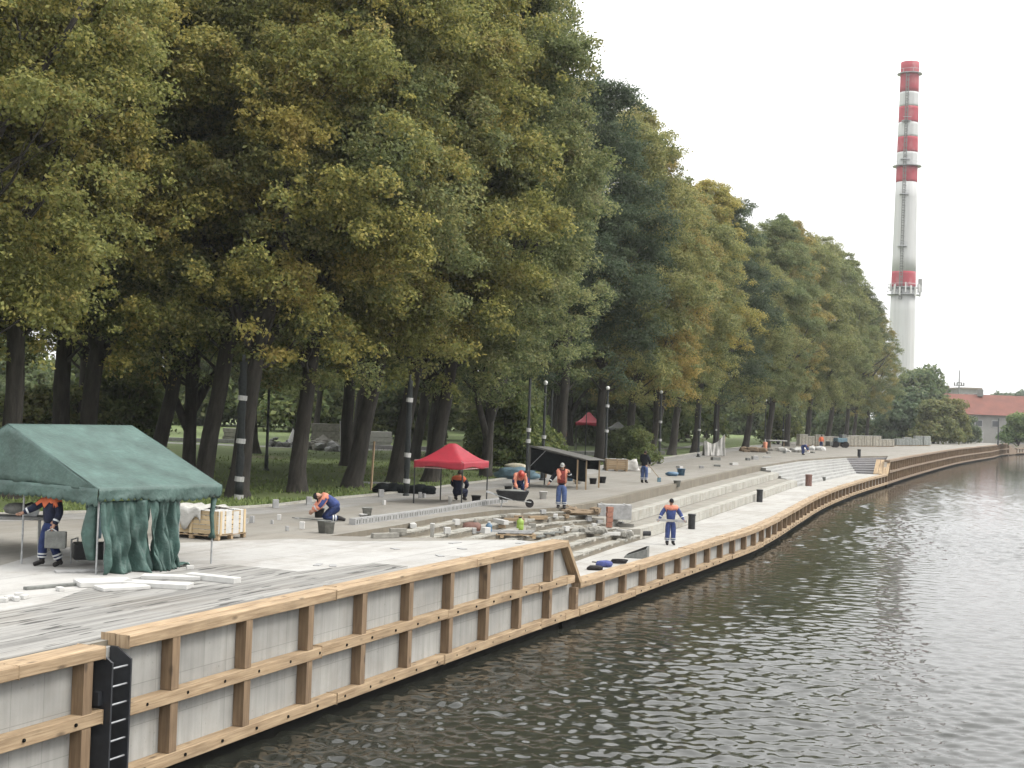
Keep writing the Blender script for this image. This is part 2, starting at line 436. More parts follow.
def tag(o, label=None, cat=None, group=None, kind=None):
    if label: o['label'] = label
    if cat: o['category'] = cat
    if group: o['group'] = group
    if kind: o['kind'] = kind
    return o
def thing(name, label, cat, loc=(0, 0, 0), group=None):
    o = bpy.data.objects.new(name, None); COL.objects.link(o); o.location = loc; o.empty_display_size = .3
    LOC[o.name] = Vector(loc)
    return tag(o, label, cat, group)
def dup(o, parent=None):
    c = o.copy(); COL.objects.link(c)
    if parent is not None: c.parent = parent
    for ch in list(o.children): dup(ch, c)
    return c

# ------------------------------------------------------------------ people (built first: their skins are evaluated)
def skin(pts, edges, rad, sub=1):
    me = bpy.data.meshes.new('tmp'); me.from_pydata([tuple(p) for p in pts], edges, [])
    o = bpy.data.objects.new('tmp', me); COL.objects.link(o)
    o.modifiers.new('s', 'SKIN'); sv = me.skin_vertices[0].data
    for i, r in enumerate(rad):
        sv[i].radius = r if hasattr(r, '__len__') else (r, r); sv[i].use_root = (i == 0)
    u = o.modifiers.new('u', 'SUBSURF'); u.levels = sub; u.render_levels = sub
    dg = bpy.context.evaluated_depsgraph_get(); ev = o.evaluated_get(dg); r = ev.to_mesh()
    V = [v.co.copy() for v in r.vertices]; Fc = [tuple(p.vertices) for p in r.polygons]
    ev.to_mesh_clear(); bpy.data.objects.remove(o); bpy.data.meshes.remove(me)
    return V, Fc

STAND = dict(pel=(0, .01, .94), che=(0, .015, 1.30), nec=(0, .01, 1.50), hed=(0, -.02, 1.645),
             Ls=(.185, .015, 1.43), Le=(.27, .03, 1.15), Lw=(.29, -.06, .90), Rs=(-.185, .015, 1.43), Re=(-.27, .03, 1.15), Rw=(-.29, -.06, .90),
             Lh=(.095, .01, .88), Lk=(.11, -.02, .49), La=(.115, .03, .09), Lt=(.135, -.15, .045),
             Rh=(-.095, .01, .88), Rk=(-.11, -.02, .49), Ra=(-.115, .03, .09), Rt=(-.135, -.15, .045))

def person(label, loc, face, pose=None, top='navy', yoke=None, vest=None, legs='navy', head='cap', head_m='plastic_black', stripes=True,
           hf=(0, -1, -.05), scale=1.0, glove=False, shirt=None):
    """face: turn about z; 0 looks to -y (towards the camera)"""
    P = {k: Vector(v) for k, v in {**STAND, **(pose or {})}.items()}
    Rz = Matrix.Rotation(face, 3, 'Z'); loc = Vector(loc)
    W = lambda p: loc + (Rz @ Vector(p)) * scale
    root = thing('person', label, 'person', loc)
    def build(name, m, pts, edges, rad, sub=1, extra=None):
        V, Fc = skin(pts, edges, rad, sub)
        mb = MB(); mb.raw([W(p) for p in V], Fc)
        if extra: extra(mb)
        return mb.build(name, m, root, True)
    k = ['pel', 'che', 'nec', 'hed', 'Ls', 'Le', 'Lw', 'Rs', 'Re', 'Rw', 'Lh', 'Lk', 'La', 'Lt', 'Rh', 'Rk', 'Ra', 'Rt']
    I = {n: i for i, n in enumerate(k)}
    E_ = [('pel', 'che'), ('che', 'nec'), ('nec', 'hed'), ('che', 'Ls'), ('Ls', 'Le'), ('Le', 'Lw'), ('che', 'Rs'), ('Rs', 'Re'), ('Re', 'Rw'),
          ('pel', 'Lh'), ('Lh', 'Lk'), ('Lk', 'La'), ('La', 'Lt'), ('pel', 'Rh'), ('Rh', 'Rk'), ('Rk', 'Ra'), ('Ra', 'Rt')]
    rad = dict(pel=.125, che=.14, nec=.055, hed=.062, Ls=.07, Le=.045, Lw=.03, Rs=.07, Re=.045, Rw=.03, Lh=.085, Lk=.058, La=.04, Lt=.032, Rh=.085, Rk=.058, Ra=.04, Rt=.032)
    upv = (P['hed'] - P['nec']).normalized(); f = Vector(hf); f = (f - upv * f.dot(upv)).normalized(); side = f.cross(upv)
    hp = lambda a, b_, c: P['hed'] + side * a + f * b_ + upv * c
    def head_hands(mb):
        bm = bmesh.new(); bmesh.ops.create_uvsphere(bm, u_segments=16, v_segments=12, radius=1); bm.verts.index_update()
        V = []
        for v in bm.verts:
            x, y, z = v.co; w = 1 - .16 * max(0, -z)
            V.append(W(hp(x * .077 * w, y * .095 * w, z * .118)))
        mb.raw(V, [[v.index for v in q.verts] for q in bm.faces]); bm.free()
        mb.tube([W(hp(0, .088, .03)), W(hp(0, .112, -.018)), W(hp(0, .086, -.026))], [.009 * scale, .017 * scale, .010 * scale], 6)      # nose
        for s_ in (-1, 1): mb.tube([W(hp(s_ * .072, -.005, .03)), W(hp(s_ * .088, -.014, .012)), W(hp(s_ * .074, -.004, -.03))], [.012 * scale, .02 * scale, .010 * scale], 6)
        if True:
            for sd in 'LR':
                w_, e = P[sd + 'w'], P[sd + 'e']; d = (w_ - e).normalized(); s_ = 1 if sd == 'L' else -1
                fwd = Vector((0, -1, 0)); a = (fwd - d * fwd.dot(d)); a = a.normalized() if a.length > .2 else Vector((s_, 0, 0)); b_ = d.cross(a)
                mb.tube([W(w_ - d * .02), W(w_ + d * .05), W(w_ + d * .092)], [.030 * scale, .040 * scale, .036 * scale], 8)
                for q, ln in ((-1.5, .075), (-.5, .085), (.5, .082), (1.5, .062)):
                    p0 = w_ + d * .082 + a * q * .019
                    mb.tube([W(p0), W(p0 + d * ln * .55 - b_ * s_ * .008), W(p0 + d * ln * .8 - b_ * s_ * .035)], [.0105 * scale, .0095 * scale, .008 * scale], 5)
                p0 = w_ + d * .03 + a * .028
                mb.tube([W(p0), W(p0 + d * .035 + a * .025), W(p0 + d * .07 + a * .03 - b_ * s_ * .015)], [.013 * scale, .011 * scale, .009 * scale], 5)
    build('body', 'skin', [P[n] for n in k], [(I[a], I[b_]) for a, b_ in E_], [rad[n] for n in k], 1, head_hands)
    # face details
    mb = MB()
    for s_ in (-1, 1): mb.blob(W(hp(s_ * .031, .088, .012)), (.012 * scale,) * 3, 1, 0, 1)
    mb.box(W(hp(0, .086, -.055)), (.042 * scale, .012 * scale, .01 * scale), face)
    mb.build('eyes', 'eye', root, True)
    # trousers
    L = ['pel', 'Lh', 'Lk', 'La', 'Rh', 'Rk', 'Ra']; q = {n: i for i, n in enumerate(L)}
    hipup = P['pel'] + (P['che'] - P['pel']) * .25
    pts = [P['pel'], P['Lh'], P['Lk'], P['La'], P['Rh'], P['Rk'], P['Ra'], hipup]
    for a in (3, 6): pts[a] = pts[a] + (pts[a - 1] - pts[a]) * .08
    build('trousers', legs, pts, [(0, 1), (1, 2), (2, 3), (0, 4), (4, 5), (5, 6), (0, 7)], [.165, .132, .104, .092, .132, .104, .092, .16])
    # jacket
    low = P['pel'] - (P['che'] - P['pel']) * .26
    pts = [P['che'], low, P['nec'] - (P['nec'] - P['che']) * .03, P['Ls'], P['Le'], P['Lw'], P['Rs'], P['Re'], P['Rw'], P['che'].lerp(P['pel'], .5)]
    jV, jF = skin(pts, [(0, 9), (9, 1), (0, 2), (0, 3), (3, 4), (4, 5), (0, 6), (6, 7), (7, 8)], [(.205, .178), .182, .098, .108, .086, .062, .108, .086, .062, .182])
    mb = MB(); mb.raw([W(p) for p in jV], jF); mb.build('jacket', top, root, True)
    bv = (P['nec'] - P['che']).normalized(); sx = (P['Ls'] - P['Rs']).normalized(); fd = sx.cross(bv) * -1; bl = (P['nec'] - P['che']).length
    if fd.dot(Vector((0, -1, 0)) if bv.z > .5 else Vector((0, 0, -1))) < 0: fd = -fd
    vn = [Vector() for _ in jV]
    for f_ in jF:
        nn = (jV[f_[1]] - jV[f_[0]]).cross(jV[f_[2]] - jV[f_[0]])
        for i in f_: vn[i] += nn
    def cut(name, m, off, cond):
        fs = []
        for f_ in jF:
            c = sum((jV[i] for i in f_), Vector()) / len(f_) - P['che']
            if cond(c.dot(bv) / bl, c.dot(sx), c.dot(fd)): fs.append(f_)
        if fs:
            us = sorted({i for f_ in fs for i in f_}); ix = {i: k for k, i in enumerate(us)}
            q = MB(); q.raw([W(jV[i] + vn[i].normalized() * off) for i in us], [[ix[i] for i in f_] for f_ in fs]); return q.build(name, m, root, True, solid=.006)
    if yoke: cut('shoulder_yoke', yoke, .008, lambda h, x, y: h > .12 and abs(x) < .27)
    if vest: cut('vest', vest, .014, lambda h, x, y: h > -1.6 and abs(x) < .205 and not (shirt and y > 0 and abs(x) < .075))
    if shirt: cut('shirt_front', shirt, .006, lambda h, x, y: -1.7 < h < .95 and y > 0 and abs(x) < .11)
    # boots
    mb = MB()
    for sd in 'LR':
        a, t = P[sd + 'a'], P[sd + 't']; kn = P[sd + 'k']
        heel = a + (a - t) * .35; heel.z = min(heel.z, t.z + .02) if kn.z > .3 else heel.z
        mb.tube([W(a + (kn - a).normalized() * .14), W(a), W(a.lerp(t, .55)), W(t)], [.062 * scale, .064 * scale, .054 * scale, .044 * scale], 9)
        mb.tube([W(a), W(heel.lerp(a, .3))], [.05 * scale, .045 * scale], 8)
    mb.build('boots', 'boot', root, True)
    if glove:
        mb = MB()
        for sd in 'LR':
            w_, e = P[sd + 'w'], P[sd + 'e']; d = (w_ - e).normalized()
            mb.tube([W(w_ - d * .05), W(w_ + d * .05), W(w_ + d * .09)], [.045 * scale, .047 * scale, .042 * scale], 8)
        mb.build('gloves', 'glove', root, True)
    if stripes:
        for j, m_ in ((0, .0), (1, .0)):
            mb = MB(); sd = 'LR'[j]; a, kn = P[sd + 'a'], P[sd + 'k']; d = (kn - a)
            for t0 in (.24, .40): mb.tube([W(a + d * t0), W(a + d * (t0 + .085))], [.106 * scale, .108 * scale], 12, False)
            mb.build('reflective_band', 'silver', root, True)
        for j in (0, 1):
            mb = MB(); sd = 'LR'[j]; a, kn = P[sd + 'w'], P[sd + 'e']; d = (kn - a)
            mb.tube([W(a + d * .30), W(a + d * .44)], [.074 * scale, .079 * scale], 12, False); mb.build('reflective_band', 'silver', root, True)
    # head wear
    mb = MB(); ring = []
    prof = {'cap': (.086, .104, .036, .130), 'helmet': (.108, .128, .028, .150), 'hair': (.086, .104, -.02, .128)}[head]
    rows = 6; n = 14; o = len(mb.v)
    for i in range(rows + 1):
        t = i / rows * math.pi / 2
        for j in range(n):
            a = 2 * math.pi * j / n; z0 = prof[2] + (-.05 if head == 'hair' and math.sin(a) < .1 else 0) * (1 - i / rows)
            mb.v.append(W(hp(prof[0] * math.cos(t) * math.cos(a), prof[1] * math.cos(t) * math.sin(a) - .004, z0 + (prof[3] - z0) * math.sin(t))))
    for i in range(rows):
        for j in range(n): mb.face((o + i * n + j, o + i * n + (j + 1) % n, o + (i + 1) * n + (j + 1) % n, o + (i + 1) * n + j))
    mb.face([o + j for j in range(n)][::-1])
    if head == 'cap':
        o = len(mb.v); 
        for th in (0, .012):
            for j in range(7):
                a = math.pi * (.15 + .7 * j / 6); mb.v.append(W(hp(.085 * math.cos(a), .085 * math.sin(a), .03 + th)))
            for j in range(7):
                a = math.pi * (.15 + .7 * j / 6); mb.v.append(W(hp(.085 * math.cos(a), .04 + .145 * math.sin(a), .012 + th)))
        for j in range(6): mb.face((o + 14 + j, o + 15 + j, o + 22 + j, o + 21 + j)); mb.face((o + j, o + 7 + j, o + 8 + j, o + 1 + j)); mb.face((o + 7 + j, o + 21 + j, o + 22 + j, o + 8 + j))
    if head == 'helmet':
        o = len(mb.v); 
        for th, r_ in ((0, 1.0), (-.006, 1.28)):
            for j in range(16):
                a = 2 * math.pi * j / 16; mb.v.append(W(hp(prof[0] * r_ * math.cos(a), prof[1] * r_ * math.sin(a), .02 + th)))
        for j in range(16): mb.face((o + j, o + 16 + j, o + 16 + (j + 1) % 16, o + (j + 1) % 16))
    mb.build({'cap': 'cap', 'helmet': 'hard_hat', 'hair': 'hair'}[head], head_m, root, True)
    return root, W

LD = -1.25
# ------------------------------------------------------------------ quay line
def catmull(pts, n=12):
    P = [Vector((x, y, 0)) for x, y in pts]; out = []
    for i in range(len(P) - 1):
        p0, p1, p2, p3 = P[max(i - 1, 0)], P[i], P[i + 1], P[min(i + 2, len(P) - 1)]
        for k in range(n):
            t = k / n
            out.append(.5 * ((2 * p1) + (p2 - p0) * t + (2 * p0 - 5 * p1 + 4 * p2 - p3) * t * t + (3 * p1 - p0 - 3 * p2 + p3) * t ** 3))
    return out + [P[-1]]
QP = catmull([(-14.5, 0), (-6.7, 18.7), (-3.45, 26.7), (.35, 36), (3.5, 43.3), (8.45, 55.4), (12.4, 65.8), (20.3, 90.7), (28, 112), (36.5, 133.5), (47, 160), (66.5, 207),
              (86, 250), (103, 288), (128, 325), (175, 365), (300, 420), (880, 520)])
QS = [0.0]
for a, b in zip(QP, QP[1:]): QS.append(QS[-1] + (b - a).length)
def Q(s, d=0.0, z=0.0):
    """point at arc length s on the outer edge of the quay, d metres inland"""
    import bisect
    i = min(max(bisect.bisect_right(QS, s) - 1, 0), len(QP) - 2)
    t = (s - QS[i]) / (QS[i + 1] - QS[i]); p = QP[i].lerp(QP[i + 1], t)
    d0 = (QP[min(i + 2, len(QP) - 1)] - QP[max(i - 1, 0)]).normalized()
    return Vector((p.x - d0.y * d, p.y + d0.x * d, z))
def s_of(y):
    i = next(k for k in range(len(QP) - 1) if QP[k + 1].y >= y)
    return QS[i] + (QS[i + 1] - QS[i]) * (y - QP[i].y) / (QP[i + 1].y - QP[i].y)

def sweep(mb, s0, s1, d0, d1, z0, z1, step=1.0, z0e=None, z1e=None):
    """rectangular section swept along the quay (d0 < d1 inland), optionally sloping to z0e / z1e"""
    n = max(2, int((s1 - s0) / step) + 1); o = len(mb.v); r = random.random() * 40
    z0e = z0 if z0e is None else z0e; z1e = z1 if z1e is None else z1e
    for i in range(n):
        t = i / (n - 1); s = s0 + (s1 - s0) * t; a, b = z0 + (z0e - z0) * t, z1 + (z1e - z1) * t
        mb.v += [Q(s, d0, a), Q(s, d1, a), Q(s, d1, b), Q(s, d0, b)]
    per = [0, d1 - d0, d1 - d0 + z1 - z0, 2 * (d1 - d0) + z1 - z0, 2 * (d1 - d0) + 2 * (z1 - z0)]
    for i in range(n - 1):
        u0, u1 = s0 + (s1 - s0) * i / (n - 1) + r, s0 + (s1 - s0) * (i + 1) / (n - 1) + r
        for j in range(4):
            k = (j + 1) % 4; q = (o + 4 * i + j, o + 4 * i + k, o + 4 * i + 4 + k, o + 4 * i + 4 + j)
            mb.face(q[::-1], [(u1, r + per[j]), (u1, r + per[j + 1]), (u0, r + per[j + 1]), (u0, r + per[j])])
    e = o + 4 * (n - 1)
    mb.face((o + 3, o + 2, o + 1, o), [(r, 0), (r, d1 - d0), (r + z1 - z0, d1 - d0), (r + z1 - z0, 0)])
    mb.face((e, e + 1, e + 2, e + 3), [(r, 0), (r, d1 - d0), (r + z1 - z0, d1 - d0), (r + z1 - z0, 0)])
    return mb

SA0, SLAD, SA1 = s_of(4.0), None, s_of(39.2)
# arc length where the ladder stands: its outer edge is seen at x = 118 (z = .1)
def s_at_px(px, z, lo, hi):
    for _ in range(50):
        m_ = (lo + hi) / 2; p = Q(m_, 0, z)
        # project
        zz = p.z - HC; cp, sp = math.cos(PITCH), math.sin(PITCH)
        dd = p.y * cp - zz * sp; v = p.y * sp + zz * cp; X, V_ = p.x / dd * F, v / dd * F
        u = X * math.cos(ROLL) + V_ * math.sin(ROLL)
        if 512 + u < px: lo = m_
        else: hi = m_
    return lo
SLAD = s_at_px(117, -.2, s_of(12), s_of(30))
SPOST = s_at_px(312, -.5, s_of(20), s_of(35)); PITCHP = 2.13
SB1 = s_at_px(888, -1.2, s_of(90), s_of(170))
SC1 = s_of(286)
CAPH, WZ = .18, -2.36

def quay_wall(label, s0, s1, ztop, rows, timber, post_m, panel_m, run=6.2, first=None, post_step=PITCHP, ls=1.0):
    p0 = Q(s0, .25, 0); root = thing('quay_wall', label, 'wall', (p0.x, p0.y, -2.2))
    rnd = random.Random(int(s0 * 10))
    def runs(d0, d1, z0, z1, name):
        s = s0 + .0
        while s < s1 - .4:
            e = min(s1, s + run * rnd.uniform(.75, 1.15))
            if s1 - e < 1.5: e = s1
            j = rnd.uniform(-.012, .012); jd = rnd.uniform(-.012, .012)
            sweep(MB(), s + .006, e - .006, d0 + jd, d1 + jd, z0 + j, z1 + j, ls).build(name, timber, root, bevel=.012 if s0 < 60 else 0)
            s = e
    runs(0, .25, ztop - CAPH, ztop, 'cap_beam'); runs(.262, .52, ztop - CAPH + .01, ztop - .004, 'cap_beam')
    runs(0, .23, -2.12, -1.92, 'bottom_beam')
    if rows == 2: runs(.005, .23, -1.12, -.92, 'middle_beam')
    sweep(MB(), s0, s1, .235, .5, -2.3, ztop - CAPH - .003, ls).build('concrete_panel', panel_m, root)
    sweep(MB(), s0, s1, .20, .232, -3.0, -2.124, ls).build('sheet_piling', 'pile', root)
    k = math.ceil((s0 + .15 - SPOST) / post_step); bits = []
    while SPOST + k * post_step < s1 - .3:
        s = SPOST + k * post_step; k += 1
        if first and s < first: continue
        for za, zb in (((-1.917, -1.123), (-.917, ztop - CAPH - .004)) if rows == 2 else ((-1.917, ztop - CAPH - .004),)):
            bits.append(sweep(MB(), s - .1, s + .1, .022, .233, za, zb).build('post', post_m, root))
            # short grain along the post
            ul = bits[-1].data.uv_layers[0].data; r = rnd.random() * 50
            for L in bits[-1].data.loops:
                v = bits[-1].data.vertices[L.vertex_index].co; ul[L.index].uv = (v.z + r, v.x * .8 + v.y * .5 + r)
    if s0 < 60:                                             # bolt heads on the beams
        mb = MB(); s = s0 + .5
        while s < s1:
            for z in ((-1.02, -2.02) if rows == 2 else (-2.02,)):
                p, q = Q(s, .03, z), Q(s, -.012, z); mb.tube([p, q], .028, 6)
            s += PITCHP / 2
        mb.build('bolt_heads', 'pile', root)
    return root

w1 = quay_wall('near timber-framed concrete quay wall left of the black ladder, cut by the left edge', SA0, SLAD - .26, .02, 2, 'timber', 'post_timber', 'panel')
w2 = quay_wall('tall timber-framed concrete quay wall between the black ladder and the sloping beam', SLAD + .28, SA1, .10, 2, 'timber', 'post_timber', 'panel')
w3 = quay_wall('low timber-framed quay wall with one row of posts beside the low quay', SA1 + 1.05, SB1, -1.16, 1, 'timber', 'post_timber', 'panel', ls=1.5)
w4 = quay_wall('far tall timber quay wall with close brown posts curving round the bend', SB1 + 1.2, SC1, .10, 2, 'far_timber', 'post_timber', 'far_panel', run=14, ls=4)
# sloping ends
def ramp(root, s0, s1, za, zb, m, n=2):
    w = .52 / n
    for i in range(n):
        sweep(MB(), s0, s1, i * w, (i + 1) * w - .01, za - CAPH, za, .6, zb - CAPH, zb).build('sloping_beam', m, root)
ramp(w2, SA1 + .004, SA1 + 1.2, .095, -1.17, 'timber')
sweep(MB(), SA1, SA1 + 1.05, .235, .5, -2.3, -.15, .5, None, -1.36).build('concrete_panel', 'panel', w2)
sweep(MB(), SA1, SA1 + 1.05, .0, .23, -2.12, -1.92, .5).build('bottom_beam', 'timber', w2)
sweep(MB(), SA1, SA1 + .62, .005, .23, -1.12, -.92, .5).build('middle_beam', 'timber', w2)
sweep(MB(), SA1, SA1 + 1.05, .10, .232, -3.0, -2.124, .5).build('sheet_piling', 'pile', w2)
sweep(MB(), SA1 + .78, SA1 + .98, .022, .233, -1.917, -1.3).build('post', 'post_timber', w2)
ramp(w4, SB1 + .003, SB1 + 1.6, -1.16, .10, 'timber', 1)
for i in (1, 2): sweep(MB(), SB1 + .0, SB1 + 2.0, .12 + i * .42, .12 + i * .42 + .38, -1.16 - .1, -1.16, .6, 0, .10).build('sloping_beam', 'timber', w4)
sweep(MB(), SB1, SB1 + 1.2, .235, .5, -2.3, -1.36, .5, None, -.1).build('concrete_panel', 'far_panel', w4)
sweep(MB(), SB1, SB1 + 1.2, .0, .23, -2.12, -1.92, .5).build('bottom_beam', 'far_timber', w4)
sweep(MB(), SB1, SB1 + 1.2, .10, .232, -3.0, -2.124, .5).build('sheet_piling', 'pile', w4)

# ladder in the gap
pl = Q(SLAD, .1, -2.2); ladder = thing('quay_ladder', 'black steel ladder with two plate rails set in the gap between quay walls', 'ladder', (pl.x, pl.y, -2.9))
sweep(MB(), SLAD - .27, SLAD + .29, .30, .5, -3.0, -.08).build('back_plate', 'panel', ladder)
for sd in (-1, 1):
    sc = SLAD + sd * .22; o_ = [(-.10, -2.9), (.29, -2.9), (.29, -.06), (.17, -.06), (-.10, -.22)]
    mb = MB(); base = len(mb.v)
    for ds in (-.018, .018):
        for d, z in o_: mb.v.append(Q(sc + ds, d, z))
    n5 = len(o_); mb.face(list(range(n5))); mb.face(list(range(2 * n5 - 1, n5 - 1, -1)))
    for i in range(n5): mb.face((i, n5 + i, n5 + (i + 1) % n5, (i + 1) % n5))
    rail = mb.build('side_rail', 'steel_black', ladder)
    if sd < 0:
        for z in (-.75, -1.95): sweep(MB(), sc - .12, sc - .02, .05, .14, z - .1, z + .1).build('bracket', 'steel_black', rail)
for i in range(9): MB().tube([Q(SLAD - .21, -.04, -.32 - i * .27), Q(SLAD + .21, -.04, -.32 - i * .27)], .016, 6).build('rung', 'grey_metal', ladder)

# ------------------------------------------------------------------ steps between promenade and low quay
def resample(L, n):
    L = [Vector((p[0], p[1], 0)) for p in L]; D = [0.0]
    for a, b in zip(L, L[1:]): D.append(D[-1] + (b - a).length)
    out = []
    for i in range(n):
        d = D[-1] * i / (n - 1); k = max(j for j in range(len(D)) if D[j] <= d + 1e-9); k = min(k, len(L) - 2)
        out.append(L[k].lerp(L[k + 1], (d - D[k]) / (D[k + 1] - D[k])))
    return out
T1 = [at(330, 536), at(400, 525), at(440, 517), at(500, 510), at(566, 507.5)]
T1 = [(p.x, p.y) for p in T1]
L1 = [(.35, 39.9), (1.35, 43.5), tuple(at(585, 558, LD))[:2], tuple(at(618, 546.5, LD))[:2], tuple(at(640, 540, LD))[:2]]
T2 = [T1[-1]] + [tuple(at(x, y))[:2] for x, y in ((600, 502), (640, 492), (680, 483), (720, 474), (761, 465.5))]
L2 = [L1[-1]] + [tuple(at(x, y, LD))[:2] for x, y in ((680, 527.5), (720, 513.5), (760, 499.5), (797, 486.5))]
T3 = [T2[-1]] + [tuple(at(x, y))[:2] for x, y in ((800, 459.5), (846, 456.5))]
L3 = [L2[-1]] + [tuple(at(x, y, LD))[:2] for x, y in ((828, 480), (856, 473.5))]
T4 = [T3[-1]] + [tuple(at(888, 456))[:2]]
eb = Q(SB1 + .2, .9)
L4 = [L3[-1], (eb.x, eb.y)]

def stair(root, T, L, n, treads, m, nose=None, part='step', ztop=0.0, zbot=LD, k=9, skip=0, solid=-2.2, gaps=0.0):
    """n risers, n-1 treads between the upper line T and the lower line L"""
    A, B = resample(T, k), resample(L, k)
    for i in range(n - 1):
        z = ztop + (zbot - ztop) * (i + 1) / n
        lo = [A[j].lerp(B[j], i / (n - 1)) for j in range(k)]; hi = [A[j].lerp(B[j], (i + 1) / (n - 1)) for j in range(k)]
        s_ = MB().prism([(p.x, p.y) for p in lo] + [(p.x, p.y) for p in hi[::-1]], solid, z).build(part, m, root)
        if nose and i >= skip:                              # a row of laid kerb blocks along the outer edge of the tread
            mb = MB(); rr = random.Random(i)
            KK = k * 6; F_ = resample([(p.x, p.y) for p in hi], KK); G = resample([(p.x, p.y) for p in lo], KK)
            for j in range(KK - 1):
                if rr.random() < gaps:
                    if mb.v: mb.build('kerb_row', nose, s_); mb = MB()
                    continue
                a, b = F_[j], F_[j + 1]; ga, gb = a.lerp(G[j], .50), b.lerp(G[j + 1], .50)
                sh = rr.uniform(-.02, .02); dz = rr.uniform(.03, .06)
                q = [a.lerp(b, .03), a.lerp(b, .97), gb.lerp(ga, .03), ga.lerp(gb, .03)]
                mb.hexa([Vector((p.x, p.y, z - .06)) for p in q] + [Vector((p.x, p.y, z + dz)) for p in q])
            if mb.v: mb.build('kerb_row', nose, s_)
c1 = at(470, 530); st1 = thing('unfinished_steps', 'unfinished flight of kerb-block steps on bare sandy concrete behind the near slab', 'steps', (c1.x, c1.y, -1.25))
stair(st1, T1, L1, 8, 7, 'tan_steps', 'kerb', gaps=.08)
c2 = at(680, 500); st2 = thing('terrace_steps', 'broad seating terraces of tan and white concrete between promenade and low quay', 'steps', (c2.x, c2.y, -1.25))
A2, B2 = resample(T2, 12), resample(L2, 12)
for i, m_ in ((0, 'steps'), (1, 'steps')):
    z = LD * (i + 1) / 3
    lo = [A2[j].lerp(B2[j], i * .5) for j in range(12)]; hi = [A2[j].lerp(B2[j], (i + 1) * .5) for j in range(12)]
    t_ = MB().prism([(p.x, p.y) for p in lo] + [(p.x, p.y) for p in hi[::-1]], -2.2, z).build('terrace', m_, st2)
    mb = MB(); FF = resample([(p.x, p.y) for p in hi], 40); GG = resample([(p.x, p.y) for p in lo], 40)
    for j in range(0, 39):
        a, b = FF[j], FF[j + 1]; ga, gb = a.lerp(GG[j], .34), b.lerp(GG[j + 1], .34)
        q = [a.lerp(b, .012), b.lerp(a, .012), gb.lerp(ga, .012), ga.lerp(gb, .012)]
        for p in q: p -= (ga - a).normalized() * .02
        mb.hexa([Vector((p.x, p.y, z - .40)) for p in q] + [Vector((p.x, p.y, z + .012 + random.uniform(-.004, .008))) for p in q])
    mb.build('kerb_row', 'kerb', t_)
# tan retaining face under the promenade edge
mb = MB(); FF = resample(T2, 24)
for a, b in zip(FF, FF[1:]):
    n_ = Vector(((b - a).y, -(b - a).x, 0)).normalized()
    q = [a + n_ * .004, b + n_ * .004, b - n_ * .35, a - n_ * .35]
    mb.hexa([Vector((p.x, p.y, -.6)) for p in q] + [Vector((p.x, p.y, .012)) for p in q])
mb.build('retaining_face', 'tan_steps', st2)
c3 = at(810, 466); st3 = thing('white_stairs', 'flight of bright white stone steps at the far end of the low quay', 'steps', (c3.x, c3.y, -1.25))
stair(st3, T3, L3, 8, 7, 'white_steps')
c4 = at(860, 462); st4 = thing('grey_stairs', 'flight of grey stone steps beside the far sloping planks', 'steps', (c4.x, c4.y, -1.25))
stair(st4, T4, L4, 8, 7, 'grey_steps', k=5)

# ------------------------------------------------------------------ ground
def qline(s0, s1, d, step=1.5):
    n = max(2, int((s1 - s0) / step)); return [(Q(s0 + (s1 - s0) * i / n, d).x, Q(s0 + (s1 - s0) * i / n, d).y) for i in range(n + 1)]
edgeA = qline(0, SA1 - .05, .40); edgeC = qline(SB1 + 1.5, QS[-1] - 1, .42, 6)
cutT = T1 + T2[1:] + T3[1:] + T4[1:]
slab_end = [(L1[0][0], L1[0][1])]
river = edgeA + slab_end + cutT + edgeC
outer = river + [(890, 990), (-790, 990), (-790, -240), (-40, -240)]
gr = MB().sheet(outer, 0.0); sk = MB()
for p, q in zip(river, river[1:]):                          # earth face below the edge
    k = len(sk.v); sk.v += [Vector((p[0], p[1], .003)), Vector((q[0], q[1], .003)), Vector((q[0], q[1], -3)), Vector((p[0], p[1], -3))]
    l0 = (Vector(q) - Vector(p)).length; sk.face((k + 3, k + 2, k + 1, k), [(0, 0), (l0, 0), (l0, 3), (0, 3)])
tag(sk.build('embankment', 'tan_steps'), kind='structure'); pass
tag(gr.build('ground', 'grass'), kind='structure')
G = [(-70, -10), (-40, 16), (-25, 33.5), (-15.5, 42.2), (-9.3, 48), (-7.1, 53.5), (-4.6, 60), (-.5, 73.5), (6, 95), (14, 122), (24, 157), (38, 200), (58, 255), (76, 300), (110, 360)]
Gs = [(p.x, p.y) for p in catmull(G, 6)]
def goff(d, lo=0, hi=None):
    P = [Vector((*p, 0)) for p in Gs[lo:hi]]; out = []
    for i, p in enumerate(P):
        t = (P[min(i + 1, len(P) - 1)] - P[max(i - 1, 0)]).normalized(); out.append((p.x + t.y * d, p.y - t.x * d))
    return out
prom = edgeA + slab_end + cutT + qline(SB1 + 1.5, s_of(330), .44, 6) + Gs[::-1] + [(-70, -30)]
tag(MB().sheet(prom, .004).build('promenade', 'prom'), kind='structure')
gr_ = goff(.35, 12, 66); gr2 = goff(2.3, 12, 66)
tag(MB().sheet(gr_ + gr2[::-1], .008).build('footpath', 'granite'), kind='structure')
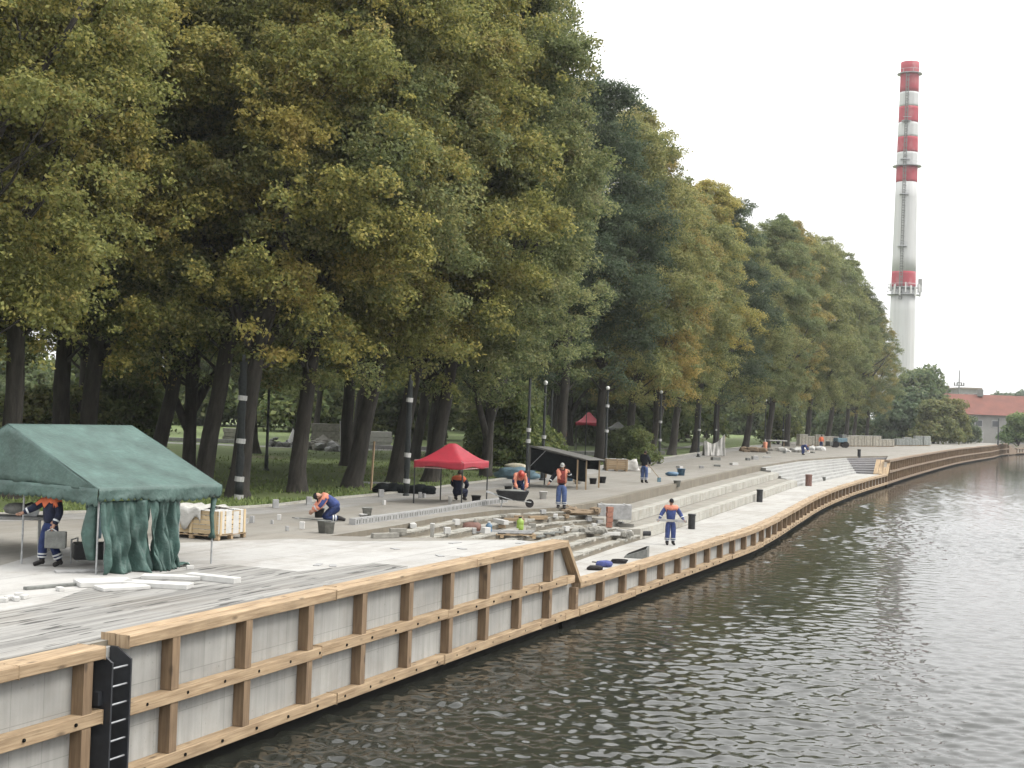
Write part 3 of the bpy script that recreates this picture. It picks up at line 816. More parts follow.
# pale cast slab and board-marked deck near the edge
edge_in = lambda s0, s1: qline(s0, s1, .53)
sl = [at(0, 566), at(60, 548), at(230, 541), at(300, 539), at(345, 541.5), at(440, 541)]
pale = edge_in(s_of(24), SA1 - .08) + [(L1[0][0] - .05, L1[0][1] - .03)] + [(p.x, p.y) for p in sl[::-1]]
pale = edge_in(s_of(12), SA1 - .08) + [(L1[0][0] - .05, L1[0][1] - .03)] + [(p.x, p.y) for p in sl[::-1]] + [(-16, 20)]
tag(MB().sheet(pale, .008).build('slab_pavement', 'pale'), kind='structure')
dk = [at(408, 566.5), at(372, 563.5), at(300, 572), at(225, 564.5), at(160, 574), at(95, 586), at(50, 603), at(0, 612), at(-60, 625)]
deck = edge_in(s_of(4.5), s_of(31.0)) + [(p.x, p.y) for p in dk] + [(-20, 10)]
tag(MB().sheet(deck, .012).build('board_deck_pavement', 'plank'), kind='structure')
low = L1 + L2[1:] + L3[1:] + L4[1:] + qline(SA1 + .2, SB1 + .3, .5, 2)[::-1]
tag(MB().sheet(low, LD).build('low_quay_pavement', 'lower'), kind='structure')
def ripple_mesh():
    ys = [-240.0, -120, -50, -15, 0, 8, 12]
    while ys[-1] < 330: ys.append(ys[-1] * 1.0022 + .004)
    ys += [380, 460, 600, 800, 980]; ys = np.array(ys)
    dy = np.gradient(ys); qy = np.array([p.y for p in QP]); qx = np.array([p.x for p in QP])
    xl = np.interp(ys, qy, qx) - 1.2; xl = np.where(ys < 0, xl - 40, xl); xr = np.maximum(.40 * ys + 10, xl + 14)
    t = np.linspace(0, 1, 470) ** 1.1; ext = np.array([.06, .2, .5, 1.0])
    X = np.concatenate([xl[:, None] + (xr - xl)[:, None] * t[None], xr[:, None] + (900 - xr)[:, None] * ext[None]], 1); Y = np.repeat(ys[:, None], X.shape[1], 1)
    rs = np.random.RandomState(9); Z = np.zeros_like(X)
    patch = .62 + .38 * np.sin(.11 * X + .05 * Y + 1) * np.sin(.043 * Y - .05 * X) + .25 * np.sin(.31 * X - .12 * Y) * np.sin(.09 * Y + .2 * X)
    for i in range(110):
        L = .25 * (4.6 ** rs.rand()); a = rs.normal() * .6 + (.12 if i % 3 else 1.0); k = 6.2832 / L
        fade = np.clip((L / np.maximum(dy, .02) - 2.0) / 2, 0, 1)[:, None]
        w = X + .35 * np.sin(.6 * Y + i) ; v = Y + .35 * np.sin(.5 * X + i * 2)
        ph = k * (w * math.sin(a) + v * math.cos(a)) + rs.rand() * 6.28
        Z += fade * (.00155 * L ** .38) * np.sin(ph) * (1 + .5 * np.sin(ph * .13 + i))
    Z *= np.clip(patch, .3, 1.5) * 1.8
    V = np.stack([X, Y, WZ + Z], -1).reshape(-1, 3).astype(np.float32); nr, nc = X.shape
    I = np.arange(nr * nc, dtype=np.int32).reshape(nr, nc); q = np.stack([I[:-1, :-1], I[:-1, 1:], I[1:, 1:], I[1:, :-1]], -1).reshape(-1, 4)
    me = bpy.data.meshes.new('water'); me.vertices.add(len(V)); me.vertices.foreach_set('co', V.ravel())
    me.loops.add(q.size); me.loops.foreach_set('vertex_index', q.ravel()); me.polygons.add(len(q)); me.polygons.foreach_set('loop_start', np.arange(0, q.size, 4, dtype=np.int32))
    me.polygons.foreach_set('use_smooth', np.ones(len(q), dtype=bool)); me.update(calc_edges=True); me.materials.append(MT['water'])
    o = bpy.data.objects.new('water', me); COL.objects.link(o); return tag(o, kind='structure')
ripple_mesh()
# kerb along the grass
kr = thing('kerb', 'pale stone kerb running along the grass edge', 'kerb', (*Gs[14], 0))
mb = MB(); K1, K2 = goff(.0, 10, 80), goff(.26, 10, 80)
for i in range(len(K1) - 1):
    q = [Vector((*K1[i], 0)), Vector((*K1[i + 1], 0)), Vector((*K2[i + 1], 0)), Vector((*K2[i], 0))]
    mb.hexa([p + Vector((0, 0, -.1)) for p in q] + [p + Vector((0, 0, .07)) for p in q])
mb.build('kerb_stones', 'kerb', kr)

# grass blades near the front of the park
rs = np.random.RandomState(3); V, Fc = [], []
Gv = [Vector((*p, 0)) for p in Gs[10:52]]
for i in range(26000):
    k = rs.randint(0, len(Gv) - 1); p = Gv[k].lerp(Gv[k + 1], rs.rand()); t = (Gv[k + 1] - Gv[k]).normalized(); d = rs.rand() ** 1.6 * 22 + .1
    x, y = p.x - t.y * d, p.y + t.x * d
    if math.sin(x * .9) * math.sin(y * .7 + 1) < -.45: continue
    h = rs.uniform(.05, .17); a = rs.rand() * 6.28; w = .035; l = rs.normal(0, .05, 2); o = len(V)
    V += [(x - w * math.cos(a), y - w * math.sin(a), 0), (x + w * math.cos(a), y + w * math.sin(a), 0), (x + l[0], y + l[1], h)]; Fc.append((o, o + 1, o + 2))
tag(MB().raw(V, Fc).build('grass', 'blades'), kind='stuff')

# ------------------------------------------------------------------ survey of the built ground: where a pixel of the photo meets it
from mathutils.bvhtree import BVHTree
def survey():
    V, Fc = [], []
    for o in list(scene.objects):
        if o.type != 'MESH': continue
        r = o
        while r.parent is not None: r = r.parent
        if r.get('kind') == 'structure' and o.name not in ('water',) or r.get('category') == 'steps':
            k = len(V); V += [v.co + root_loc(o) for v in o.data.vertices]; Fc += [[k + i for i in p.vertices] for p in o.data.polygons]
    return BVHTree.FromPolygons([tuple(v) for v in V], Fc)
GROUND = survey()
def hit(px, py, z=0):
    p = GROUND.ray_cast(Vector((0, 0, HC)), Vector(ray(px, py)).normalized())[0]
    return p if p is not None else at(px, py, z)

# ------------------------------------------------------------------ the people on the site
# standing on the low quay, level bar held across the hips
loc_staff = hit(670, 545, LD)
p_staff, W_staff = person('worker in blue overalls with orange shoulders holding a long level bar on the low quay', loc_staff, R(4),
       dict(Ls=(.19, .015, 1.43), Le=(.36, .0, 1.19), Lw=(.46, -.13, .99), Rs=(-.19, .015, 1.43), Re=(-.36, .0, 1.19), Rw=(-.46, -.13, .99)),
       top='royal', yoke='salmon', legs='royal', head='cap', head_m='black_cloth', glove=True)
# orange vest over a maroon shirt
p_vest, W_vest = person('worker in open orange vest, maroon shirt and blue trousers on the unfinished steps', hit(561, 509), R(-6),
       dict(Ls=(.185, .015, 1.43), Le=(.33, -.04, 1.22), Lw=(.27, -.14, 1.42), Rs=(-.185, .015, 1.43), Re=(-.36, .02, 1.20), Rw=(-.47, -.10, 1.0), hed=(.0, -.03, 1.645)),
       top='black_cloth', vest='salmon', shirt='maroon', legs='jean', head='cap', head_m='plastic_grey')
# by the pallet, further along the promenade
p_dark, W_dark = person('worker in dark jacket and blue trousers standing on the promenade edge with a long-handled tool', hit(644, 483, 0), R(150),
       dict(Le=(.24, -.10, 1.17), Lw=(.10, -.30, 1.05), Re=(-.27, -.06, 1.17), Rw=(-.14, -.30, 1.0), hed=(0, -.05, 1.63)),
       top='black_cloth', legs='jean', head='hair', head_m='hair')
# carrying a block under the green tent
p_tent, W_tent = person('worker in navy overalls with orange shoulders carrying a block under the green tent', hit(49, 566), R(-38),
       dict(Rs=(-.19, .0, 1.42), Re=(-.36, -.16, 1.24), Rw=(-.50, -.36, 1.12), Ls=(.19, .015, 1.42), Le=(.27, .04, 1.14), Lw=(.27, -.10, .90),
            La=(.19, .14, .09), Lk=(.14, -.02, .49), Lt=(.22, -.03, .045), Ra=(-.12, -.10, .09), Rt=(-.14, -.28, .045), Rk=(-.11, -.10, .49)),
       top='dark_navy', yoke='orange', legs='navy', head='cap', head_m='black_cloth')
KNEEL = dict(pel=(0, .12, .42), che=(0, -.16, .66), nec=(0, -.33, .74), hed=(0, -.45, .72), Ls=(.18, -.24, .72), Le=(.24, -.38, .48), Lw=(.12, -.56, .30),
             Rs=(-.18, -.24, .72), Re=(-.24, -.38, .48), Rw=(-.12, -.56, .30), Lh=(.10, .10, .38), Lk=(.13, -.26, .10), La=(.13, .20, .09), Lt=(.13, .36, .05),
             Rh=(-.10, .10, .38), Rk=(-.13, -.26, .10), Ra=(-.13, .20, .09), Rt=(-.13, .36, .05))
p_kneel, W_kneel = person('worker in blue jacket with orange shoulders kneeling over a plank beside the channel blocks', hit(332, 521, 0), R(-72), KNEEL,
       top='royal', yoke='salmon', legs='navy', head='cap', head_m='black_cloth', hf=(0, -.35, -1), scale=1.08)
SIT = dict(pel=(0, .10, .36), che=(0, -.02, .70), nec=(0, -.07, .90), hed=(0, -.12, 1.03), Ls=(.185, -.02, .83), Le=(.30, -.14, .60), Lw=(.16, -.36, .46),
           Rs=(-.185, -.02, .83), Re=(-.30, -.14, .60), Rw=(-.16, -.36, .46), Lh=(.10, .08, .34), Lk=(.20, -.34, .40), La=(.16, -.22, .09), Lt=(.18, -.40, .05),
           Rh=(-.10, .08, .34), Rk=(-.20, -.34, .40), Ra=(-.16, -.22, .09), Rt=(-.18, -.40, .05))
p_sit, W_sit = person('bareheaded worker in navy jacket with orange shoulders squatting under the red canopy', hit(458, 501, 0), R(165), SIT,
       top='dark_navy', yoke='orange', legs='dark_navy', head='hair', head_m='hair', hf=(0, -1, -.25), stripes=False, scale=1.08)
p_hat, W_hat = person('worker in red hard hat bending over the black wheelbarrow', hit(519, 499, 0), R(8),
       dict(KNEEL, pel=(0, .14, .56), che=(0, -.10, .84), nec=(0, -.24, .94), hed=(0, -.36, .96), Ls=(.18, -.18, .91), Rs=(-.18, -.18, .91), Le=(.27, -.30, .66), Re=(-.27, -.30, .66),
            Lw=(.17, -.46, .46), Rw=(-.17, -.46, .46), Lh=(.10, .12, .52), Rh=(-.10, .12, .52), Lk=(.17, -.20, .34), Rk=(-.17, -.20, .34), La=(.15, .12, .09), Ra=(-.15, .12, .09), Lt=(.15, -.06, .05), Rt=(-.15, -.06, .05)),
       top='navy', yoke='salmon', legs='navy', head='helmet', head_m='helmet_red', hf=(0, -.5, -1), stripes=False, scale=1.08)
BEND = dict(pel=(0, .12, .86), che=(0, -.22, 1.0), nec=(0, -.42, .98), hed=(0, -.54, .90), Ls=(.18, -.32, 1.0), Rs=(-.18, -.32, 1.0), Le=(.22, -.42, .72), Re=(-.22, -.42, .72),
            Lw=(.12, -.50, .50), Rw=(-.12, -.50, .50), Lh=(.095, .10, .82), Rh=(-.095, .10, .82), Lk=(.13, -.06, .46), Rk=(-.13, .02, .46))
person('distant worker in blue bent over at the head of the white steps', hit(803, 455, 0), R(60), BEND, top='royal', legs='royal', head='cap', head_m='plastic_grey', hf=(0, -.4, -1), stripes=False)
person('distant worker in a red top standing by the paver pallets', hit(821, 449), R(10), top='orange', legs='navy', head='cap', head_m='black_cloth', stripes=False)
person('distant worker in orange vest standing by the lamp posts in the park', hit(543, 446), R(20), top='salmon', vest='salmon', legs='jean', head='cap', head_m='plastic_grey', stripes=False)
person('distant worker in orange vest with back turned, left of the small red canopy', hit(566, 445), R(170), top='orange', vest='orange', legs='dark_navy', head='cap', head_m='tape_white', stripes=False)

# ------------------------------------------------------------------ trees
def leaves_mesh(name, C, Rr, per, size, seed, m, up_bias=.35, flat=.72):
    """C: clump centres (n,3), Rr: clump radii; each clump is a tuft of small folded leaves"""
    rs = np.random.RandomState(seed); n = len(C); tot = 0
    cnt = np.maximum(20, (per * (Rr / Rr.mean()) ** 2).astype(int)); idx = np.repeat(np.arange(n), cnt); K = len(idx)
    d = rs.normal(size=(K, 3)); d /= np.linalg.norm(d, axis=1)[:, None]
    d[:, 2] = np.where(rs.rand(K) < .55, np.abs(d[:, 2]), d[:, 2])
    rr = Rr[idx] * (.35 + .75 * rs.rand(K) ** .6)
    lob = 1 + .28 * np.sin(d @ np.array([3.1, 1.7, 2.3]) + idx * 1.7) + .2 * np.sin(d @ np.array([-2.2, 4.1, 1.1]) * 1.6 + idx * .9)
    P = C[idx] + d * (rr * lob)[:, None] * np.array([1, 1, flat])
    P[:, 2] -= .22 * (np.hypot(P[:, 0] - C[idx, 0], P[:, 1] - C[idx, 1])) ** 2 / Rr[idx] * .6      # tufts droop at the rim
    nrm = d * .55 + rs.normal(size=(K, 3)) * .55; nrm[:, 2] += up_bias; nrm /= np.linalg.norm(nrm, axis=1)[:, None]
    t = np.cross(nrm, rs.normal(size=(K, 3))); t /= np.linalg.norm(t, axis=1)[:, None]; b = np.cross(nrm, t)
    L = size * rs.uniform(.6, 1.35, K)[:, None]; Wd = L * .62
    fold = nrm * L * rs.uniform(-.22, .12, K)[:, None]
    V = np.stack([P - t * L * .5, P - b * Wd * .5 + fold, P + t * L * .5, P + b * Wd * .5 + fold], 1).reshape(-1, 3)
    me = bpy.data.meshes.new(name); me.vertices.add(4 * K); me.vertices.foreach_set('co', V.astype(np.float32).ravel())
    me.loops.add(4 * K); me.loops.foreach_set('vertex_index', np.arange(4 * K, dtype=np.int32))
    me.polygons.add(K); me.polygons.foreach_set('loop_start', np.arange(0, 4 * K, 4, dtype=np.int32))
    me.update(calc_edges=True); me.materials.append(MT[m]); return me

def tree_proto(seed, h, r, base, tr, nclump, per, m, size=.165, bend=0.0, fork=None, lobes=.3, name='lime_tree', top=.72):
    rd = random.Random(seed); rs = np.random.RandomState(seed)
    root = bpy.data.objects.new(name, None); COL.objects.link(root)
    # crown volume: ragged egg of clumps
    ph = rs.rand(8) * 6.28; C, Rr = [], []
    nl = 34; ga = 2.39996                                   # big boughs spread over the crown, each a heap of tufts
    for i in range(nl):
        t = ((i + .5) / nl) ** .9; t = min(.97, max(.03, t + rs.normal() * .03)); a = i * ga + rs.normal() * .35
        prof = math.sin(math.pi * min(1, (t * .90 + .085)) ** top) ** .7
        q = rs.uniform(.50, .92) if i % 4 else rs.uniform(.1, .35)
        R0 = r * rs.uniform(.27, .50) * (.72 + .28 * prof) * (1 + lobes * .4 * math.sin(a * 2 + ph[0]))
        c0 = np.array((r * prof * q * math.cos(a), r * prof * q * math.sin(a), base + 1.1 + (h - base - 2.2) * t))
        for k in range(nclump // nl):
            d = rs.normal(size=3); d /= np.linalg.norm(d); 
            if d[2] < -.35: d[2] *= -.5
            d[2] *= .8; C.append(c0 + d * R0 * rs.uniform(.55, 1.25)); Rr.append(R0 * rs.uniform(.15, .40))
    for k in range(nclump // 4):                            # stray tufts that roughen the outline
        t = rs.rand(); a = rs.rand() * 6.28; prof = math.sin(math.pi * min(1, (t * .90 + .085)) ** top) ** .7
        q = rs.uniform(.8, 1.16); C.append(np.array((r * prof * q * math.cos(a), r * prof * q * math.sin(a), base - .4 + (h - base + .6) * t))); Rr.append(rs.uniform(.3, .75))
    C = np.array(C); Rr = np.array(Rr)
    bx = lambda z: bend * math.sin(min(1, z / (h * .6)) * 3.1)
    C[:, 0] += bx(h * .5)
    mb = MB(); fz = fork or rd.uniform(6.5, 9.0)
    zs = [-.25, .0, .35, 1.0, 2.4, 4, 6, fz]
    mb.tube([(bx(z) + rd.uniform(-.05, .05), rd.uniform(-.06, .06), z) for z in zs], [tr * k for k in (1.35, 1.12, .92, .78, .71, .67, .63, .58)], 14)
    def limb(p, d, L, rad, lev):
        pts, rr_ = [p], [rad]; k = 6
        for i in range(k):
            d = (d + Vector((rd.uniform(-.2, .2), rd.uniform(-.2, .2), rd.uniform(-.02, .16)))).normalized(); p = p + d * L / k
            pts.append(p); rr_.append(rad * (1 - .14 * (i + 1)))
        mb.tube(pts, rr_, 8 if lev < 2 else 5)
        if lev < 3:
            for i in (2, 3, 4, 5, 6):
                if lev == 2 and i % 2: continue
                a = rd.uniform(0, 6.28); sd = Vector((math.cos(a), math.sin(a), rd.uniform(-.1, .5)))
                limb(pts[i], (d * .6 + sd * .8).normalized(), L * rd.uniform(.28, .45), rr_[i] * .55, lev + 1)
    top_ = Vector((bx(fz), 0, fz - .2)); nl = 2 if fork else rd.choice((3, 3, 4)); a0 = rd.uniform(0, 6.28)
    limb(top_, Vector((0, 0, 1)), (h - fz) * .62, tr * .7, 1)
    for i in range(nl):
        a = a0 + i * 6.28 / nl; limb(top_ - Vector((0, 0, rd.uniform(.2, 1.6))), Vector((math.cos(a) * .62, math.sin(a) * .62, .9)).normalized(), (h - fz) * rd.uniform(.42, .56), tr * rd.uniform(.42, .6), 1)
    for i in range(5):                                      # lower boughs
        z = rd.uniform(4.6, fz); a = rd.uniform(0, 6.28)
        limb(Vector((bx(z), 0, z)), Vector((math.cos(a), math.sin(a), .45)).normalized(), r * rd.uniform(.4, .6), tr * .2, 2)
    t_ = mb.build('trunk', 'bark', root, True)
    me = leaves_mesh('crown', C, Rr, per, size, seed + 50, m)
    c_ = bpy.data.objects.new('crown', me); COL.objects.link(c_); c_.parent = root
    return root

PROTO = [tree_proto(11, 27, 6.0, 5.3, .50, 900, 165, 'leaf'),
         tree_proto(12, 26, 6.3, 5.0, .46, 900, 165, 'leaf', bend=.5),
         tree_proto(13, 28, 5.6, 6.0, .52, 900, 165, 'leaf', bend=-.5),
         tree_proto(14, 25, 6.5, 4.8, .44, 900, 165, 'leaf', fork=3.6),
         tree_proto(15, 27, 6.0, 5.6, .48, 900, 165, 'leaf_dark', lobes=.45)]
used = set()
def plant(k, x, y, s, spin, lean, label, group=None, col=(1, 1, 1), cat='tree', lean_y=0.0, z=0, protos=PROTO):
    p = protos[k]; key = p.name
    if key in used:
        o = p.copy(); COL.objects.link(o)
        for ch in p.children:
            c = ch.copy(); c.parent = o; COL.objects.link(c)
    else: o = p; used.add(key)
    o.location = (x, y, z); o.scale = (s, s, s)
    o.rotation_euler = (Matrix.Rotation(lean, 3, 'Y') @ Matrix.Rotation(lean_y, 3, 'X') @ Matrix.Rotation(spin, 3, 'Z')).to_euler()
    for k_ in list(o.keys()): del o[k_]
    tag(o, label, cat, group)
    for ch in o.children: ch.color = (*col, 1)
    return o

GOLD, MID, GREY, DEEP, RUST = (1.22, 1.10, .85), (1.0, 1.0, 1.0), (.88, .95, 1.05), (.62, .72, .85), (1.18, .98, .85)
g1 = 'front row of old lime trees along the promenade'
# (px of the trunk base, distance or None for the row line, prototype, scale, lean, tint, label)
row = [(-75, 43, 1, 0.92, .03, GOLD, 'lime tree at the left edge whose golden crown overhangs the green tent'),
       (10, 49, 0, 0.95, .02, GOLD, 'yellowing lime tree behind the left end of the green tent'),
       (84, 56, 2, 0.95, .04, MID, 'green lime tree behind the ridge of the green tent'),
       (153, 62, 1, 0.98, .10, RUST, 'lime tree with a curved leaning trunk behind the right slope of the green tent'),
       (203, 56, 0, 0.96, .11, MID, 'thick-trunked lime tree just left of the taped black lamp post'),
       (240, 53, 2, 0.94, .13, GOLD, 'leaning lime tree right behind the taped black lamp post'),
       (298, 57.5, 1, 0.98, .07, MID, 'lime tree with bare dark trunk above the kneeling worker'),
       (354, 62, 0, 1.0, .14, GOLD, 'strongly leaning lime tree between the kneeling worker and the red canopy'),
       (397, 67, 2, 0.98, .17, MID, 'slanting lime tree beside the black-wrapped pole left of the red canopy'),
       (432, 69, 0, 0.95, 0.11, GREY, 'thick leaning lime tree directly behind the red canopy'),
       (487, 76, 3, 0.88, -0.01, GREY, 'low-forked lime tree to the right of the red canopy roof'),
       (560, 96, 4, 1.0, .0, DEEP, 'dark tree behind the black lean-to shelter'),
       (600, 103, 1, 1.02, 0.03, MID, 'lime tree with a pale grey trunk beside the right end of the black shelter'),
       (628, 112, 0, 0.93, 0.02, RUST, 'lime tree behind the crate with the white sack'),
       (652, 120, 3, 0.92, 0.06, MID, 'forked lime tree behind the worker in the dark jacket'),
       (672, 127, 2, 0.9, 0.08, GOLD, 'lime tree just right of the lamp post beside the dark-jacketed worker'),
       (695, 137, 4, 0.95, 0.02, DEEP, 'tall dark-topped tree standing out above its neighbours behind the white tarpaulin'),
       (716, 146, 1, 0.93, 0.04, MID, 'lime tree right above the white tarpaulin'),
       (745, 158, 0, 0.98, .09, GREY, 'leaning lime tree to the right of the white tarpaulin'),
       (766, 170, 2, 0.99, .04, RUST, 'rusty lime tree above the orange barrel'),
       (786, 183, 1, 1.08, .03, MID, 'lime tree above the distant bent worker in blue'),
       (806, 198, 0, 1.08, .03, GREY, 'lime tree above the left end of the paver pallets'),
       (826, 214, 2, 1.05, .02, MID, 'lime tree above the distant worker in red'),
       (845, 228, 4, 0.98, .02, MID, 'lime tree above the middle of the paver pallets'),
       (853, 240, 1, 0.96, .02, RUST, 'last lime tree of the row but one before the white chimney'),
       (866, 250, 0, .86, .01, GREY, 'last lime tree of the front row, next to the white chimney')]
for i, (px, D, k, s, lean, col, lab) in enumerate(row):
    x = (px - 512 + .0349 * 60) / F * D
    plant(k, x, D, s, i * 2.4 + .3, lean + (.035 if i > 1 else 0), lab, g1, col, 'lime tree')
rd = random.Random(5); nb = 0
for off, y0, y1, st in ((8.5, 40, 240, 7.8), (19, 45, 230, 14), (34, 60, 220, 21), (54, 80, 240, 26)):
    y = y0
    while y < y1:
        xr = -10.4 + .285 * (y - 53.4) - off * 1.04 + rd.uniform(-1.3, 1.3)
        if math.hypot(xr - 6.5, y - 118) < 11: y += st; continue
        plant(rd.choice((0, 1, 2, 3, 4)), xr, y, rd.uniform(.92, 1.06), rd.uniform(0, 6.28), rd.uniform(-.02, .09),
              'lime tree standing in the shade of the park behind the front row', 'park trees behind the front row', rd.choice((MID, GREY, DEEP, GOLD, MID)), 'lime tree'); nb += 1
        y += st * rd.uniform(.8, 1.25) * (1 + y / 400)

# bushes and far greenery
def bush_proto(seed, m, n=60, per=230, size=.22, name='bush', tall=1.0):
    rs = np.random.RandomState(seed); root = bpy.data.objects.new(name, None); COL.objects.link(root)
    C = []; Rr = []
    while len(C) < n:
        a = rs.rand() * 6.28; q = rs.rand() ** .5; t = rs.rand()
        rad = 1.75 * q * (1 - .55 * t ** 1.6) * (1 + .25 * math.sin(3 * a + seed)); C.append((rad * math.cos(a), rad * math.sin(a), .35 + t * 2.4 * tall)); Rr.append(rs.uniform(.35, .7))
    me = leaves_mesh('foliage', np.array(C), np.array(Rr), per, size, seed, m)
    c = bpy.data.objects.new('foliage', me); COL.objects.link(c); c.parent = root
    mb = MB()
    for i in range(5):
        a = i * 1.3; mb.tube([(0, 0, -.05), (.3 * math.cos(a), .3 * math.sin(a), .7), (.9 * math.cos(a), .9 * math.sin(a), 1.7 * tall)], [.06, .045, .02], 5)
    mb.build('stems', 'bark', root); return root
BUSH = [bush_proto(21, 'bush'), bush_proto(22, 'leaf_dark', 70), bush_proto(23, 'bush', 80, tall=1.5)]
def bush(k, px, D, s, label, group=None, col=(1, 1, 1), cat='bush', name=None, z=0):
    x = (px - 512) / F * D
    return plant(k, x, D, s, rd.uniform(0, 6), 0, label, group, col, cat, protos=BUSH, z=z)
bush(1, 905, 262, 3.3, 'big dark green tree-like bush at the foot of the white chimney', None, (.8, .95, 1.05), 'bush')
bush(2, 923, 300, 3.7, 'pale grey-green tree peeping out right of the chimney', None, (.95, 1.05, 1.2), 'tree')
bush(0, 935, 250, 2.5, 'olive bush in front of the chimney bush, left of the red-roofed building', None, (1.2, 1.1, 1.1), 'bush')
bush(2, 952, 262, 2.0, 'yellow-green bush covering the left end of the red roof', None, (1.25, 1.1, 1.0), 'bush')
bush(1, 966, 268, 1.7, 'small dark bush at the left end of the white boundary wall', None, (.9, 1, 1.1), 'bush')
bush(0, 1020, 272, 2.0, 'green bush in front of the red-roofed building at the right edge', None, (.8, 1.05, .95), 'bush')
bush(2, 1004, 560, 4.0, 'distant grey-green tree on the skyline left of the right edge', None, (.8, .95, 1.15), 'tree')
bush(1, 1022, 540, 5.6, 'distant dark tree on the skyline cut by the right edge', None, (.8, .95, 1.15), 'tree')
for i, (px, D, s, k) in enumerate([(515, 84, 1.25, 2), (535, 90, 1.1, 0), (500, 92, 1.2, 2), (640, 100, .8, 0), (632, 106, .9, 1), (780, 196, 1.6, 0), (30, 74, 1.3, 1), (75, 78, 1.4, 1), (120, 84, 1.5, 2)]):
    bush(k, px, D, s, 'undergrowth bush between the trunks of the lime trees', 'undergrowth bushes between the lime trunks', (1.0, 1.05, .9))
bush(1, 838, 262, 2.2, 'dark bush filling the gap between the last lime trunks behind the cream pallets', None, (.9, 1, .95))
bush(0, 856, 270, 2.4, 'dark green bush behind the right end of the cream paver pallets', None, (.9, 1, .95))
for i in range(24):
    px = -60 + i * 39 + rd.uniform(-9, 9); D = rd.uniform(150, 215)
    if px > 700: px = 700 + (px - 700) * .75; D = rd.uniform(255, 300)
    bush(rd.choice((0, 1, 1, 2)), px, D, rd.uniform(2.6, 4.2), 'far dark bush closing the view at the back of the park', 'far bushes at the back of the park', (1.0, 1.05, .95))

# ------------------------------------------------------------------ green tent
def sag_quad(a, b, c, d, nu, nv, sag, wr=0.0, seed=0):
    """bilinear cloth a-b / d-c, sagging down by sag in the middle, with small wrinkles"""
    rs = np.random.RandomState(seed); ph = rs.rand(6) * 6.28; out = []
    for i in range(nu):
        u = i / (nu - 1); row_ = []
        for j in range(nv):
            v = j / (nv - 1); p = a.lerp(b, u).lerp(d.lerp(c, u), v)
            e = math.sin(math.pi * u) * math.sin(math.pi * v)
            w = wr * min(1, 6 * e) * (math.sin(9 * u + 3 * v + ph[0]) + math.sin(15 * v - 6 * u + ph[1]) * .7 + math.sin(23 * u + 11 * v + ph[2]) * .5 + math.sin(31 * u - 17 * v + ph[3]) * .35)
            row_.append(p + Vector((0, 0, -sag * e + w)))
        out.append(row_)
    return out
Nn = at(96, 575); Rg = at(211, 564)
e1 = (Rg - Nn).normalized(); Lt = (Rg - Nn).length; e2 = Vector((-e1.y, e1.x, 0)); HW = 3.0
tent = thing('market_tent', 'large dark green gable tent with side curtain on the near slab', 'tent', (Nn.x, Nn.y, 0))
T_ = lambda l, w, z: Nn + e1 * l + e2 * w + Vector((0, 0, z))
EZ, RZ, OV = 1.78, 3.02, .12
for sgn, nm in ((0, 'near'), (1, 'far')):
    w0, w1 = (-OV, HW) if sgn == 0 else (2 * HW + OV, HW)
    g = sag_quad(T_(-OV, w0, EZ), T_(Lt + OV, w0, EZ), T_(Lt + OV, w1, RZ), T_(-OV, w1, RZ), 40, 30, .10, .010, 3 + sgn)
    MB().grid(g, 40, 30).build('roof_panel', 'tarp_green', tent, True, solid=.012)
for l, nm in ((-OV, 0), (Lt + OV, 1)):                      # gable cloth
    a, b, c = T_(l, -OV, EZ), T_(l, 2 * HW + OV, EZ), T_(l, HW, RZ); g = []
    for i in range(41):
        u = i / 40; top_ = a.lerp(c, u * 2) if u < .5 else c.lerp(b, u * 2 - 1); bot = a.lerp(b, u)
        g.append([bot.lerp(top_, j / 8) + e1 * (.02 * math.sin(u * 40) * (1 - j / 8)) - Vector((0, 0, .005 + .02 * math.sin(u * 14))) for j in range(9)])
    MB().grid(g, 41, 9).build('gable', 'tarp_green', tent, True, solid=.01)
def valance(p, q, drop, name, par, m, n=90, scallop=True, wave=.03):
    d = (q - p).normalized(); nrm = Vector((d.y, -d.x, 0)); L = (q - p).length; g = []
    for i in range(n + 1):
        u = i / n; x = p.lerp(q, u); s_ = abs(math.sin(u * L / .19 * math.pi / 1.0)) ** .6 * .07 if scallop else 0
        dr = drop * (1 + .14 * math.sin(u * 7 + L)) - .06 + s_
        g.append([x + nrm * (.012 + wave * math.sin(u * L * 6 + j) * (j / 4)) - Vector((0, 0, dr * j / 4 - .014)) for j in range(5)])
    return MB().grid(g, n + 1, 5).build(name, m, par, True, solid=.008)
valance(T_(-OV, -OV, EZ), T_(Lt + OV, -OV, EZ), .30, 'valance', tent, 'tarp_green')
valance(T_(-OV, 2 * HW + OV, EZ), T_(-OV, -OV, EZ), .34, 'valance', tent, 'tarp_green', 160)
valance(T_(Lt + OV, -OV, EZ), T_(Lt + OV, 2 * HW + OV, EZ), .30, 'valance', tent, 'tarp_green', 160)
valance(T_(Lt + OV, 2 * HW + OV, EZ), T_(-OV, 2 * HW + OV, EZ), .30, 'valance', tent, 'tarp_green')
Lm = (at(175, 567) - Nn).length
for l, w in ((0, 0), (Lm, 0), (Lt, 0), (0, HW * .83), (Lt, HW), (0, 2 * HW), (Lt, 2 * HW)):
    z1 = EZ - .03 if w in (0, 2 * HW) else (EZ + .95)
    MB().tube([T_(l, w, 0), T_(l, w, z1)], .022, 8).build('pole', 'pole_steel', tent)
